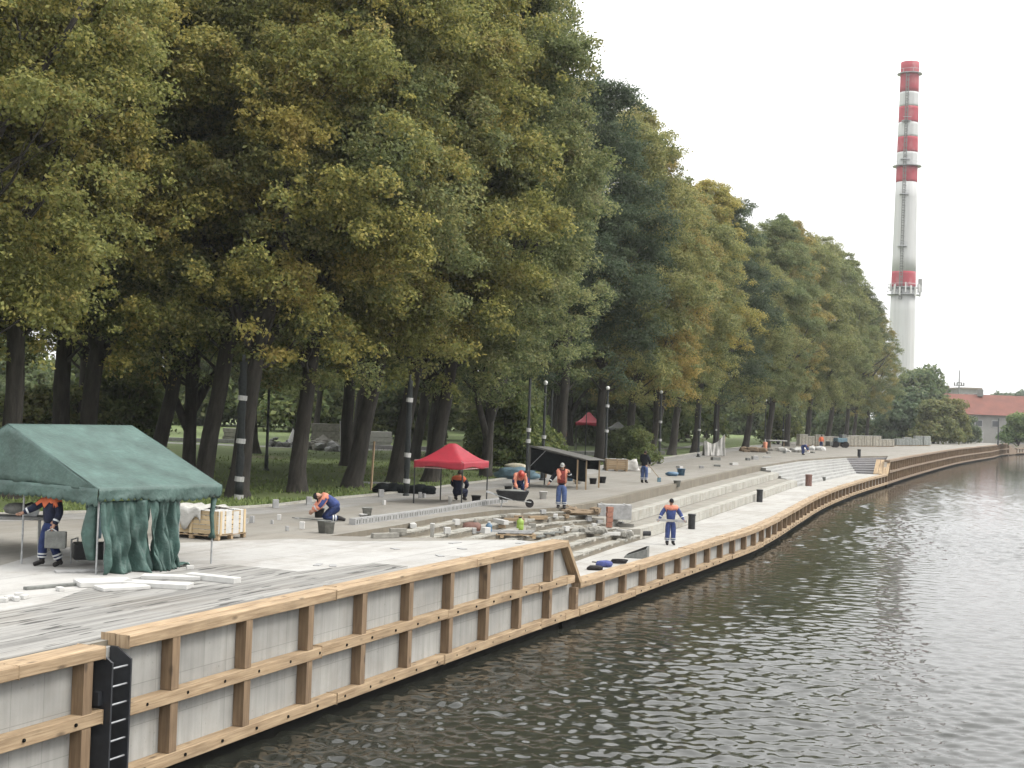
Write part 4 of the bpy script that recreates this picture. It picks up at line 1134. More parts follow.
for a, b in ((T_(0, 0, EZ - .05), T_(Lt, 0, EZ - .05)), (T_(0, HW, RZ - .05), T_(Lt, HW, RZ - .05)), (T_(0, 2 * HW, EZ - .05), T_(Lt, 2 * HW, EZ - .05)),
             (T_(0, 0, EZ - .05), T_(0, HW, RZ - .06)), (T_(Lt, 0, EZ - .05), T_(Lt, HW, RZ - .06)), (T_(0, HW, RZ - .06), T_(0, 2 * HW, EZ - .05)), (T_(Lt, HW, RZ - .06), T_(Lt, 2 * HW, EZ - .05))):
    MB().tube([a, b], .018, 6).build('roof_bar', 'pole_steel', tent)
def curtain(l0, l1, b0, b1, seed, out=.0):
    rs = np.random.RandomState(seed); ph = rs.rand(5) * 6.28; g = []; n = 70
    for i in range(n + 1):
        u = i / n; r_ = []
        for j in range(22):
            v = j / 21; l = (l0 + (l1 - l0) * u) * (1 - v) + (b0 + (b1 - b0) * u) * v
            amp = .045 + .085 * v
            w = amp * (math.sin(u * 17 + ph[0] + 2.2 * v) + .6 * math.sin(u * 31 + ph[1] - 3 * v) + .3 * math.sin(u * 53 + 9 * v) + .25 * math.sin(v * 19 + u * 13) + .5 * math.sin(v * 7 + u * 5 + ph[2])) - out * v ** 2.2
            z = max(.015 + .02 * math.sin(u * 40), (EZ - .26) * (1 - v) + .02 * math.sin(u * 11 + ph[3]) * math.sin(v * 3.1))
            r_.append(T_(l, w - .05, z))
        g.append(r_)
    return MB().grid(g, n + 1, 22).build('side_curtain', 'tarp_curtain', tent, True, solid=.01)
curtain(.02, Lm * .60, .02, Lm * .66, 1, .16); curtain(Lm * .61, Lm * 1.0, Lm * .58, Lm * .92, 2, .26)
hem = [];
for i in range(30):
    u = i / 29; hem.append([T_(Lm * .5 + u * Lm * .62, -.12 - .34 * math.sin(u * 3.14) * (j / 4) + .06 * j, .03 + .05 * math.sin(j * 1.6 + u * 19) ** 2 + .03 * math.sin(u * 9)) for j in range(6)])
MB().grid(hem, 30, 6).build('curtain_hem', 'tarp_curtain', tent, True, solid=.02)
cf = []                                                     # tied-back curtain on the near gable pole
for i in range(14):
    a = 6.28 * i / 13; cf.append([T_(.02 + (.05 + .10 * math.sin(3.1 * j / 9)) * math.cos(a) , .10 + (.06 + .13 * (1 - abs(j - 5) / 7)) * (1 + math.sin(a)) , 1.5 - j * .135) for j in range(10)])
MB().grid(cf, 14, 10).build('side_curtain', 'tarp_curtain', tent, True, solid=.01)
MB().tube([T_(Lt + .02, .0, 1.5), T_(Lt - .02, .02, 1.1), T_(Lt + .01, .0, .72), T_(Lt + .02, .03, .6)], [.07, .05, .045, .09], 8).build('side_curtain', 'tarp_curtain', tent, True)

# ------------------------------------------------------------------ red canopies
def canopy(label, A, a1, a2, l1, l2, ez, pz, drop, m, trim, peak=.18, legz=(0, 0, 0, 0), name='pop_up_canopy', leg_m='lamp_black'):
    root = thing(name, label, 'canopy', (A.x, A.y, 0)); P = lambda u, v, z: A + a1 * (u * l1) + a2 * (v * l2) + Vector((0, 0, z))
    n = 25; g = []
    for i in range(n):
        r_ = []
        for j in range(n):
            u, v = i / (n - 1), j / (n - 1); k = min(u, 1 - u, v, 1 - v) * 2
            r_.append(P(u, v, ez + (pz - ez) * min(1, k / (1 - peak * .6)) ** 1.35))
        g.append(r_)
    MB().grid(g, n, n).build('roof', m, root, True, solid=.008)
    c = [P(0, 0, ez), P(1, 0, ez), P(1, 1, ez), P(0, 1, ez)]
    for p, q in zip(c, c[1:] + c[:1]):
        valance(p, q, drop, 'valance', root, m, 20, False, .008)
        if trim: MB().tube([p + Vector((0, 0, -drop + .06)), q + Vector((0, 0, -drop + .06))], .014, 5).build('trim', trim, root)
    if trim:
        for p in c: MB().tube([p + (P(.5, .5, pz) - p) * t + Vector((0, 0, .015 - 4 * t * (1 - t) * (pz - ez) * .20)) for t in [i / 10 for i in range(10)]], .012, 5).build('trim', trim, root)
    for (u, v), z0 in zip(((.01, .01), (.99, .01), (.99, .99), (.01, .99)), legz):
        MB().tube([P(u, v, z0), P(u, v, ez)], .026, 6).build('leg', leg_m, root)
    for p, q in zip(c, c[1:] + c[:1]): MB().beam(p + Vector((0, 0, -.08)), (p + q) / 2 + Vector((0, 0, -.02)), .02, .03).build('frame_bar', leg_m, root)
    return root
A = Vector((-3.62, 53.4, 0)); B = Vector((-1.73, 52.65, 0)); d1 = (B - A).normalized(); d2 = Vector((-d1.y, d1.x, 0))
canopy('bright red pop-up canopy with white trim at the grass edge over a squatting worker', A, d1, d2, 2.03, 2.5, 1.62, 2.30, .30, 'tarp_red', 'tarp_trim', legz=(0, -.45, -.05, 0))
pA = at(577, 447); pB = Vector((pA.x * 1.0, pA.y, 0)); w_ = 2.3
canopy('small distant red canopy among the trees above the black shelter', Vector(((577 - 512) / F * 118, 118, 0)), Vector((1, -.1, 0)).normalized(), Vector((.1, 1, 0)).normalized(), 2.1, 1.9, 2.75, 3.6, .30, 'tarp_red', None)
canopy('dark canopy in the shade right of the small red canopy', Vector(((612 - 512) / F * 116, 116, 0)), Vector((1, .1, 0)).normalized(), Vector((-.1, 1, 0)).normalized(), 1.5, 1.5, 2.4, 2.9, .2, 'stone_dark', None)

# ------------------------------------------------------------------ black lean-to shelter
s0, s1_ = at(529, 487), at(590, 485)
sh = thing('lean_to_shelter', 'black tarpaulin lean-to shelter on timber posts at the promenade edge', 'shelter', (s0.x, s0.y, 0))
a = Vector((s0.x, s0.y, 0)); b = at(585, 490); ax = (b - a).normalized(); L_ = (b - a).length; px_ = Vector((-ax.y, ax.x, 0))
S_ = lambda l, w, z: a + ax * l + px_ * w + Vector((0, 0, z))
zt = lambda px, py, p: HC + (py - (408.1 + (px - 512) * .0349)) * -p.y / F
za, zb = zt(529, 446, a), zt(588, 460, b)
g = sag_quad(S_(-.1, -.15, za), S_(L_ + .15, -.15, zb), S_(L_ + .3, 2.6, zb - .06), S_(.1, 2.6, za - .06), 30, 12, .06, .01, 4)
MB().grid(g, 30, 12).build('roof_sheet', 'tarp_edge', sh, True, solid=.02)
def drape(p, q, z0a, z0b, z1a, z1b, m, name, root, seed=0, amp=.04):
    d = (q - p).normalized(); nrm = Vector((d.y, -d.x, 0)); rs = np.random.RandomState(seed); ph = rs.rand(4) * 6.28; g = []
    for i in range(41):
        u = i / 40; za_, zb_ = z0a + (z0b - z0a) * u, z1a + (z1b - z1a) * u
        g.append([p.lerp(q, u) * 1.0 + nrm * amp * (math.sin(u * 17 + ph[0] + j * .4) + .6 * math.sin(u * 33 + ph[1])) * j / 7 + Vector((0, 0, za_ + (zb_ - za_) * j / 7 + .03 * math.sin(u * 12 + ph[2]) * (j == 7))) for j in range(8)])
    return MB().grid(g, 41, 8).build(name, m, root, True, solid=.012)
drape(S_(0, 0, 0), S_(L_, 0, 0), za - .02, zb - .02, za - 1.15, zb - 1.02, 'tarp_black', 'front_sheet', sh, 1)
drape(S_(0, 2.5, 0), S_(L_, 2.5, 0), za - .08, zb - .08, 1.0, .85, 'tarp_black', 'back_sheet', sh, 2)
drape(S_(0, 0, 0), S_(0, 2.5, 0), za, za - .08, .9, .8, 'tarp_black', 'side_sheet', sh, 3)
for l, w, z in ((0, 0, za), (L_ * .86, -.05, zb), (L_, .1, zb), (0, 2.5, za - .1), (L_, 2.5, zb - .1)): MB().beam(S_(l, w, 0), S_(l, w, z), .07, .07).build('post', 'tarp_edge' if l == 0 else 'pallet_wood', sh)
MB().beam(S_(0, 0, za), S_(L_, 0, zb), .06, .09).build('roof_rail', 'tarp_edge', sh)
MB().beam(S_(.05, -.06, za - .95), S_(L_ * .28, -.06, za - .2), .03, .03).build('brace', 'pole_steel', sh)

# ------------------------------------------------------------------ lamp posts
def lamp(px, D, ytop, label, wraps=(), head=True, r=.075, group=None, base=True, black=False):
    x0 = (px - 512 + .0349 * (408 - 450)) / F * D; z1 = HC + (408.1 + (px - 512) * .0349 - ytop) * D / F
    root = thing('lamp_post', label, 'lamp post', (x0, D, 0), group)
    c = Vector((x0, D, 0))
    MB().tube([c, c + Vector((0, 0, .8)), c + Vector((0, 0, .85)), c + Vector((0, 0, z1 - .1))], [r * 1.35, r * 1.35, r, r * .8], 10).build('pole', 'lamp_black', root)
    MB().lathe(c, [(r * 2.2, 0), (r * 2.2, .06), (r * 1.5, .10)], 10).build('base_plate', 'lamp_black', root)
    if head:
        MB().lathe(c + Vector((0, 0, z1 - .05)), [(r * .9, 0), (.10, .04), (.12, .12), (.105, .19), (.05, .23)], 12).build('lamp_globe', 'globe', root, True)
    if wraps:
        if black:
            MB().tube([c + Vector((.01 * math.sin(i * 2), .01 * math.cos(i * 3), .15 + (z1 - .5) * i / 14)) for i in range(15)], [r * 1.9 * (1 + .16 * math.sin(i * 2.3)) for i in range(15)], 9).build('black_wrapping', 'wrap_black', root, True)
        for y in wraps:
            z = HC + (408.1 + (px - 512) * .0349 - y) * D / F
            MB().tube([c + Vector((0, 0, z - .09)), c + Vector((.015, 0, z + .09))], r * 2.3 if black else r * 1.5, 10).build('tape_band', 'tape_white', root)
    return root
lamp(244.5, 52.2, 352, 'black-wrapped lamp post with white tape bands right of the green tent', (398, 441, 479, 497), False, .078, black=True)
lamp(411.5, 57.5, 372, 'black-wrapped lamp post with white tape bands left of the red canopy', (400, 455, 481), False, .062, black=True)
lamp(531.5, 66, 376, 'black lamp post with a white band at the left corner of the black shelter', (430, 441), False, .075)
lamp(547, 74, 384, 'black lamp post with white top and band behind the black shelter', (437,), True, .08)
lamp(554, 92, 388, 'thin black lamp post behind the taped pair at the black shelter', (), False, .07)
lamp(589, 100, 398, 'thin pole crossing the small red canopy', (), False, .035)
lamp(609.5, 90, 389, 'lamp post with white globe and two white bands beside the pale grey trunk', (406, 431), True, .085)
lamp(663, 104, 393, 'lamp post with white globe and white bands right of the dark-jacketed worker', (422, 440), True, .085)
lamp(702, 124, 396, 'lamp post with white globe and a white band left of the white tarpaulin', (430, 453), True, .09)
lamp(719, 140, 398, 'thin lamp post with small globe above the white tarpaulin', (430,), True, .07)
lamp(768, 165, 401, 'far lamp post with globe right above the orange barrel', (), True, .08)
lamp(786, 185, 403, 'far lamp post right of the lamp above the orange barrel', (430,), True, .08)
lamp(271, 74, 371, 'dark lamp post deep in the park between the leaning trees', (), True, .08)
lamp(1001, 262, 418, 'dark post standing in front of the white boundary wall at the right', (), False, .13)

# ------------------------------------------------------------------ building-site things
def place(px, py, z=0): return hit(px, py, z)
def box_thing(name, label, cat, c, size, rz, m, group=None, bevel=.012):
    """one stone or board, bevelled, resting on its base"""
    o = MB().box((c[0], c[1], c[2] + size[2] / 2), size, rz).build(name, m, bevel=bevel)
    return tag(o, label, cat, group)
def bucket(label, c, m, r=.15, h=.30, cat='bucket', name='bucket', fill=None, handle=True):
    root = thing(name, label, cat, tuple(c)); c = Vector(c)
    MB().lathe(c, [(r * .78, 0), (r * .98, h * .96), (r * 1.06, h * .97), (r * 1.06, h), (r * .94, h), (r * .74, .03)], 16).build('shell', m, root, True)
    if handle: MB().tube([c + Vector((r * 1.05 * math.cos(t), -.02, h * .93 + .13 * math.sin(t) * -.6)) for t in [math.pi * k / 8 for k in range(9)]], .007, 5).build('handle', 'grey_metal', root)
    return root
AL = QA                                                     # boards lie along the quay
def along(a): return QA + R(a)

# white slabs in front of the green tent
for (px, py, sz, a, lab) in [(104, 585, (1.05, .62, .10), 62, 'thick white stone slab lying closest under the near corner pole of the green tent'),
                             (122, 589, (.95, .5, .07), 70, 'thin white stone slab lowest in front of the tent curtain'),
                             (157, 587, (1.35, .40, .10), 25, 'long white stone slab in front of the bunched tent curtain'),
                             (172, 579, (1.2, .34, .08), 35, 'white stone slab right behind the long one near the tent pole'),
                             (213, 581, (1.25, .24, .12), 5, 'white kerb stone lying alone right of the tent slabs')]:
    c = hit(px, py, .012); box_thing('stone_slab', lab, 'stone slab', c, sz, R(a) - R(52) * 1.0 + R(20), 'stone_white')
for i, (px, py) in enumerate([(3, 602), (9, 600), (16, 601), (19, 597), (24, 599), (60, 591), (190, 569), (186, 566)]):
    box_thing('paving_block', 'small pale paving block lying at the edge of the board deck by the green tent', 'paving block', hit(px, py, .012), (.16, .11, .08), i * 1.1, 'stone_white', 'small blocks by the green tent')
box_thing('plank', 'dark blue-grey plank lying in front of the worker in the green tent', 'plank', hit(60, 587), (1.5, .12, .06), R(50), 'stone_dark')
# block carried by the tent worker
hc = W_tent((.29, -.16, .70)); blk = thing('stone_block', 'flat brown-grey block carried by the worker in the green tent', 'block', tuple(hc - Vector((0, 0, .22))))
MB().box(hc - Vector((0, 0, .10)) + Vector((.09, 0, 0)), (.44, .14, .36), R(8)).build('block', 'stone_dark', blk, bevel=.02)
MB().tube([hc + Vector((-.1, 0, .08)), hc + Vector((0, 0, .13)), hc + Vector((.1, 0, .08))], .014, 6).build('lifting_strap', 'tape_white', blk)
# saw bench under the tent
sb = hit(18, 555); tb = thing('saw_bench', 'stone-cutting bench with a round saw under the left of the green tent', 'bench', tuple(sb)); c = Vector(sb)
MB().box(c + Vector((-.1, 0, .86)), (1.5, .7, .07), .2).build('bench_top', 'stone_grey', tb, bevel=.01)
for sx in (-1, 1):
    for sy in (-1, 1): MB().beam(c + Vector((sx * .62 - .1, sy * .26 + sx * .12, 0)), c + Vector((sx * .6 - .1, sy * .24 + sx * .12, .84)), .05, .05).build('leg', 'pole_steel', tb)
MB().tube([c + Vector((.25, -.02, 1.02)), c + Vector((.25, .03, 1.02))], .19, 20).build('saw_blade', 'grey_metal', tb)
MB().blob(c + Vector((-.1, .0, 1.05)), (.28, .17, .15), 4, .1).build('motor', 'plastic_grey', tb, True)
MB().tube([c + Vector((.0, .0, 1.1)), c + Vector((.3, -.1, 1.2)), c + Vector((.5, -.2, 1.12))], .03, 6).build('handle', 'plastic_black', tb)
# generator behind
gnr = hit(86, 566); gt = thing('generator', 'small dark generator on the floor at the right of the green tent', 'generator', tuple(gnr)); c = Vector(gnr)
MB().box(c + Vector((0, .3, .30)), (.75, .45, .36), .4).build('housing', 'plastic_black', gt, bevel=.04)
for sx in (-.36, .36): MB().tube([c + Vector((sx, .08, .03)), c + Vector((sx, .08, .55)), c + Vector((sx, .52, .55)), c + Vector((sx, .52, .03))], .02, 6).build('frame', 'pole_steel', gt)
box_thing('plank', 'pale plank leaning flat under the small generator', 'plank', hit(82, 572), (1.1, .28, .05), .5, 'stone_grey')
bk = hit(92, 553); ts = thing('clothes_rack', 'teal work coat hung on a stand inside the right of the green tent', 'coat', tuple(bk)); c = Vector(bk)
MB().tube([c, c + Vector((0, 0, 1.35))], .02, 6).build('stand', 'pole_steel', ts)
MB().lathe(c, [(.20, .35), (.22, .6), (.17, .95), (.20, 1.2), (.06, 1.33)], 14, 1, .6).build('coat', 'tarp_teal', ts, True)

# crate of stone on a pallet behind the tent
def wooden_pallet(root, c, rz, L=1.2, W_=.8, m='pallet_wood'):
    Rm = Matrix.Rotation(rz, 3, 'Z'); q = lambda x, y, z: Vector(c) + Rm @ Vector((x, y, z))
    p = MB()
    for y in (-W_ / 2 + .05, 0, W_ / 2 - .05):
        for x in (-L / 2 + .06, 0, L / 2 - .06): p.box(q(x, y, .055), (.12, .10, .09), rz)
        p.box(q(0, y, .11), (L, .10, .02), rz)
    n = 6
    for i in range(n): p.box(q(-L / 2 + .05 + (L - .1) * i / (n - 1), 0, .132), (.13, W_, .022), rz)
    return p.build('pallet', m, root), q
def crate(label, c, rz, L, W_, H, film=True, m='crate_wood'):
    root = thing('pallet_crate', label, 'crate', tuple(c)); pal, q = wooden_pallet(root, c, rz, L, W_)
    rows_ = 5; h = H / rows_
    for sy in (-1, 1):
        mb = MB()
        for i in range(rows_): mb.box(q(0, sy * (W_ / 2 - .015), .15 + h * (i + .5)), (L - .02, .022, h * .86), rz)
        for x in (-L / 2 + .1, 0, L / 2 - .1): mb.box(q(x, sy * (W_ / 2 + .008), .15 + H / 2), (.08, .022, H), rz)
        mb.build('side_boards', m, root)
    for sx in (-1, 1):
        mb = MB()
        for i in range(rows_): mb.box(q(sx * (L / 2 - .015), 0, .15 + h * (i + .5)), (.022, W_ - .06, h * .86), rz)
        for y in (-W_ / 2 + .1, W_ / 2 - .1): mb.box(q(sx * (L / 2 + .008), y, .15 + H / 2), (.022, .08, H), rz)
        mb.build('end_boards', m, root)
    mb = MB()
    for i in range(8):
        for j in range(4): mb.box(q(-L / 2 + .1 + (L - .2) * i / 7, -W_ / 2 + .14 + (W_ - .28) * j / 3, .15 + H * .5 + random.uniform(-.02, .03)), (L / 9, W_ / 5, H * .96), rz)
    mb.build('stones', 'stone_white', root)
    if film:
        g = []
        for i in range(24):
            u = -L / 2 - .06 + (L * .72) * i / 23
            g.append([q(u, -W_ / 2 - .05 + (W_ + .1) * max(0, min(1, (j - 4) / 10)), .15 + H + .05 + .035 * math.sin(i * .9 + j * .7) - max(0, 4 - j) * .10 * (1 + .5 * math.sin(i * .55))) for j in range(15)])
        MB().grid(g, 24, 15).build('film', 'film', root, True, solid=.008)
    return root
crate('light wooden crate of stones with white film on a pallet right of the green tent', hit(205, 537), along(-92), 1.75, 1.25, .62)
# low granite bollard stones along the grass edge
for i, (px, py) in enumerate([(275.5, 508), (309, 505), (381, 497)]):
    box_thing('stone_post', 'short pale stone post set in the grass edge strip', 'stone post', hit(px, py), (.20, .2, .30), .3, 'stone_grey', 'short stone posts along the grass edge')
for i, (px, py, s) in enumerate([(279, 520, .1), (246, 524, .09), (252, 523, .12), (238, 527, .1), (272, 524, .07), (287, 531, .08), (384, 505, .1), (420, 498, .13), (424, 498, .1), (302, 529, .12)]):
    box_thing('paving_block', 'small stone block standing on the footpath by the grass edge', 'paving block', hit(px, py, .008), (s * 1.2, s, s * 1.8), i * .7, 'stone_grey' if i % 3 else 'stone_white', 'small blocks on the footpath')
# kneeling worker's plank, buckets
pk = hit(316, 517); plk = thing('plank', 'long dark plank held down by the kneeling worker', 'plank', tuple(pk)); MB().beam(hit(293, 518), hit(336, 521), .14, .05).build('board', 'stone_dark', plk)
for px, py in ((297, 519), (332, 521)): MB().box(hit(px, py, .04), (.12, .12, .075), .3).build('support', 'stone_grey', plk)
bucket('black mortar bucket beside the kneeling worker', hit(319, 517.5), 'plastic_black', .17, .30)
bucket('grey bucket standing below the kneeling worker', hit(324, 533), 'stone_dark', .20, .36)
bucket('small grey bucket half hidden behind the grey one', hit(329, 533.5), 'plastic_grey', .16, .34)
bucket('grey bucket on the footpath right of the kneeling worker', hit(367, 516), 'plastic_grey', .17, .28)
bucket('pale bucket at the end of the channel blocks right of the kneeling worker', hit(363, 521), 'plastic_white', .13, .22)
bucket('tall thin white canister on the footpath left of the squatting worker', hit(450, 505), 'plastic_white', .085, .34, 'canister', 'canister', handle=False)
# drain channel
D0 = [hit(352, 525), hit(400, 518.5), hit(440, 512.5), hit(478, 506), hit(505, 502)]
dr = thing('drain_channel', 'row of grey drain channel blocks with slotted sides along the head of the steps', 'drain channel', (D0[0].x, D0[0].y, 0))
FF = resample([(p.x, p.y) for p in D0], 34)
for i, (p, q) in enumerate(zip(FF, FF[1:])):
    cb = MB().beam(p.lerp(q, .02) + Vector((0, 0, .10)), p.lerp(q, .98) + Vector((0, 0, .10)), .22, .20).build('channel_block', 'stone_grey', dr)
    n_ = Vector(((q - p).y, -(q - p).x, 0)).normalized() * .112
    for t in (.3, .7): MB().box(p.lerp(q, t) + n_ + Vector((0, 0, .10)), (.05, .02, .12), math.atan2((q - p).y, (q - p).x)).build('slot', 'stone_dark', cb)
# things on the slab and the unfinished steps
for i, (px, py, L, a, m_) in enumerate([(412, 527, .9, 100, 'stone_white'), (398, 533, .5, 20, 'rubble'), (385, 538, .8, 30, 'rubble')]):
    p = hit(px, py, -.05); box_thing(('kerb_stone', 'rubble_block', 'rubble_block')[i], ('white kerb stone lying tilted across the top of the unfinished steps', 'broken concrete block near the tilted kerb stone', 'flat broken concrete block at the upper corner of the slab')[i],
          ('kerb stone', 'rubble', 'rubble')[i], p, (L, .2, .14), R(a), m_)
bucket('white canister standing on the unfinished steps near the tilted kerb stone', hit(432, 537), 'plastic_white', .07, .42, 'canister', 'canister', handle=False)
pc = hit(500, 537)
pr = thing('pallet', 'low pallet loaded with boards and tools at the corner of the slab', 'pallet', tuple(pc)); _, q = wooden_pallet(pr, pc, R(8), 2.3, .9)
for i in range(4): MB().box(q(.1 + .05 * i, -.2 + i * .13, .17 + .035 * (i % 2)), (1.9, .12, .035), R(8 + i)).build('board', 'stone_grey', pr)
b1 = q(-.95, 0, .143); bag = thing('bag', 'dusty pink-brown bag on the left end of the loaded pallet', 'bag', tuple(b1)); MB().blob(b1 + Vector((0, 0, .16)), (.30, .24, .20), 3, .22).build('sack', 'bin_brown', bag, True); MB().blob(b1 + Vector((.1, 0, .36)), (.07, .06, .09), 5, .2).build('neck', 'rubble', bag, True)
def jug(label, c, m, r, h, cap_='plastic_white'):
    root = thing('water_jug', label, 'jug', tuple(c)); c = Vector(c)
    MB().lathe(c, [(r * .9, 0), (r, .04), (r, h * .42), (r * .93, h * .46), (r, h * .5), (r, h * .78), (r * .45, h * .92), (r * .4, h)], 14).build('bottle', m, root, True)
    MB().lathe(c + Vector((0, 0, h)), [(r * .45, 0), (r * .45, .04)], 10).build('cap', cap_, root); return root
jug('large blue water bottle on the loaded pallet', q(-.4, -.1, .143), 'plastic_blue', .11, .34)
jug('bright lime-green canister standing on the steps behind the loaded pallet', hit(520, 530), 'lime', .125, .42, 'plastic_black')
for i, (px, py) in enumerate([(545, 534), (552, 533), (538, 537)]):
    box_thing('rubble_block', 'dark scrap board lying right of the loaded pallet', 'board', hit(px, py, .008), (.7, .3, .05), i * .6, 'stone_dark', 'scrap boards right of the pallet')
for i, (px, py) in enumerate([(455, 543), (520, 543), (318, 565), (333, 566), (440, 556), (395, 549), (462, 549)]):
    box_thing('rubble_block', 'flat grey stain-coloured offcut lying on the pale slab', 'offcut', hit(px, py, .008), (.5 - .04 * i, .16, .02), 1.1 + i * .2, 'stone_grey', 'offcuts on the pale slab')
# sandy rubble at the foot of the unfinished steps
for i, (px, py, s, lab) in enumerate([(583, 531, .42, 'heap of sandy rubble at the foot of the unfinished steps'), (615, 535, .30, 'low heap of rubble left of the dark pipe end'), (575, 512, .5, 'orange sand heap at the end of the terraces')]):
    c = hit(px, py, LD + (.35 if i == 2 else .08)); mb = MB(); rr = random.Random(i)
    mb.blob(c, (2.2 * s, .8 * s, .12), 1, .2, 2)
    for k in range(16): mb.blob(c + Vector((rr.uniform(-2, 2) * s, rr.uniform(-1, 1) * s, rr.uniform(0, .12))), (rr.uniform(.08, .25) * s * 2, rr.uniform(.08, .2) * s * 2, rr.uniform(.06, .14)), k, .25, 1)
    tag(mb.build('rubble_heap', 'sand' if i == 2 else 'rubble'), lab, 'rubble')
c = hit(643, 536); tag(MB().tube([c + Vector((-.3, 0, .10)), c + Vector((.3, .12, .10))], .10, 10).build('pipe', 'plastic_black'), 'short dark pipe end lying on the low quay near the steps', 'pipe')
rr = random.Random(77)
for i in range(26):
    px = rr.uniform(410, 640); py = 538 - (px - 410) * .04 - rr.uniform(0, 20) + (12 if px > 560 else 0) * rr.random()
    c = hit(px, py); k = rr.random(); sz = (rr.uniform(.25, .9), rr.uniform(.12, .2), rr.uniform(.08, .16)) if k < .6 else (rr.uniform(.14, .3), rr.uniform(.12, .22), rr.uniform(.08, .2))
    box_thing('kerb_stone' if k < .6 else 'rubble_block', 'loose stone left lying about on the unfinished steps', 'stone', c + Vector((0, 0, .0)), sz, rr.uniform(0, 3.1), rr.choice(('stone_white', 'stone_white', 'rubble', 'rubble', 'stone_grey', 'stone_white', 'pallet_wood')), 'loose stones on the unfinished steps')
for i in range(16):
    px = rr.uniform(640, 860); py = 478 - (px - 640) * .135 - rr.uniform(0, 8); c = hit(px, py)
    box_thing('rubble_block', 'loose stone lying on the far promenade paving', 'stone', c, (rr.uniform(.3, .8), rr.uniform(.2, .5), rr.uniform(.1, .3)), rr.uniform(0, 3), rr.choice(('stone_white', 'rubble', 'stone_dark', 'stone_grey')), 'loose stones on the far promenade')
# stack of grey slabs with upright brick pieces
c = hit(614, 519); ss = thing('slab_stack', 'stack of smooth grey slabs standing at the end of the white terrace blocks', 'slab stack', tuple(c))
for i in range(6): MB().box(c + Vector((.02 * (i % 2), .12 * i - .2, .29)), (1.35, .085, .58), .12 + .006 * i).build('slab', 'stone_grey', ss, bevel=.008)
for x in (-.45, .45): MB().box(c + Vector((x, .1, .585)), (.06, .86, .03), .12).build('strap', 'tape_white', ss)
c = hit(609, 528); br_ = thing('brick_stack', 'upright terracotta block stack in front of the grey slabs', 'bricks', tuple(c))
for i in range(4): MB().box(c + Vector((.01 * (i % 2), 0, .12 + i * .20)), (.24, .2, .19), .1 * i).build('brick', 'brick_red', br_, bevel=.01)
# wheelbarrow with the red-hat worker
c = hit(512, 507); wb = thing('wheelbarrow', 'black wheelbarrow in front of the worker with the red hard hat', 'wheelbarrow', tuple(c)); c = Vector(c)
tr_ = [[c + Vector((x * (1 - .25 * (1 - k)), y * (1 - .3 * (1 - k)), .28 + .34 * k)) for k in (0, 1)] for x, y in ((-.62, -.32), (.62, -.32), (.62, .32), (-.62, .32), (-.62, -.32))]
mb = MB(); mb.grid(tr_, 5, 2); mb.sheet([(p[0].x, p[0].y) for p in tr_[:4]], c.z + .285); mb.build('tray', 'plastic_black', wb, solid=.02)
MB().tube([c + Vector((.66, -.03, .16)), c + Vector((.66, .03, .16))], .16, 16).build('wheel', 'boot', wb)
for y in (-.24, .24): MB().tube([c + Vector((.72, y * .2, .2)), c + Vector((-.1, y, .3)), c + Vector((-1.0, y * 1.2, .56))], .022, 6).build('handle', 'pole_steel', wb); MB().tube([c + Vector((-.35, y, .3)), c + Vector((-.42, y, .0))], .02, 6).build('leg', 'pole_steel', wb)
MB().blob(c + Vector((0, 0, .56)), (.5, .26, .12), 3, .2).build('load', 'stone_dark', wb, True)
bucket('black bucket under the red canopy right of the squatting worker', hit(476, 502.5), 'plastic_black', .19, .28)
bucket('black bucket left of the red-hat worker behind the wheelbarrow', hit(508, 492), 'plastic_black', .17, .26)
bucket('white bucket left of the worker with the orange vest', hit(543, 499), 'plastic_white', .17, .32)
c = hit(519, 479); tag(MB().blob(Vector(c) + Vector((0, 0, .25)), (.85, .5, .36), 7, .7, 3, 2.0, .9).build('sheet_bundle', 'tarp_teal', None, True), 'teal tarpaulin bundle on the grass behind the red-hat worker', 'tarpaulin')
c2_ = Vector(c) + Vector((-.25, .35, .50)); tag(MB().blob(c2_, (.60, .40, .26), 9, .45, 3, 1.6, .7).build('straw_sack', 'straw', None, True), 'pale straw-coloured sack on top of the teal bundle', 'sack')
# black tarpaulin on the grass left of the canopy
c = hit(405, 493); mb = MB()
for i in range(6): mb.blob(Vector(c) + Vector((-.95 + i * .38, .1 * math.sin(i), .14)), (.42, .34, .22 + .06 * math.sin(i * 2)), i, .25, 2)
tag(mb.build('tarpaulin', 'tarp_black', None, True), 'crumpled black tarpaulin heap on the grass left of the red canopy', 'tarpaulin')
box_thing('plank', 'pale plank lying on the grass above the black tarpaulin heap', 'plank', hit(372, 484), (1.7, .2, .1), .1, 'stone_grey')
tag(MB().beam(hit(371, 490), hit(371, 490) + Vector((.06, .1, 2.1)), .07, .07).build('stake', 'pallet_wood'), 'thin wooden stake standing beside the leaning trunk left of the red canopy', 'stake')
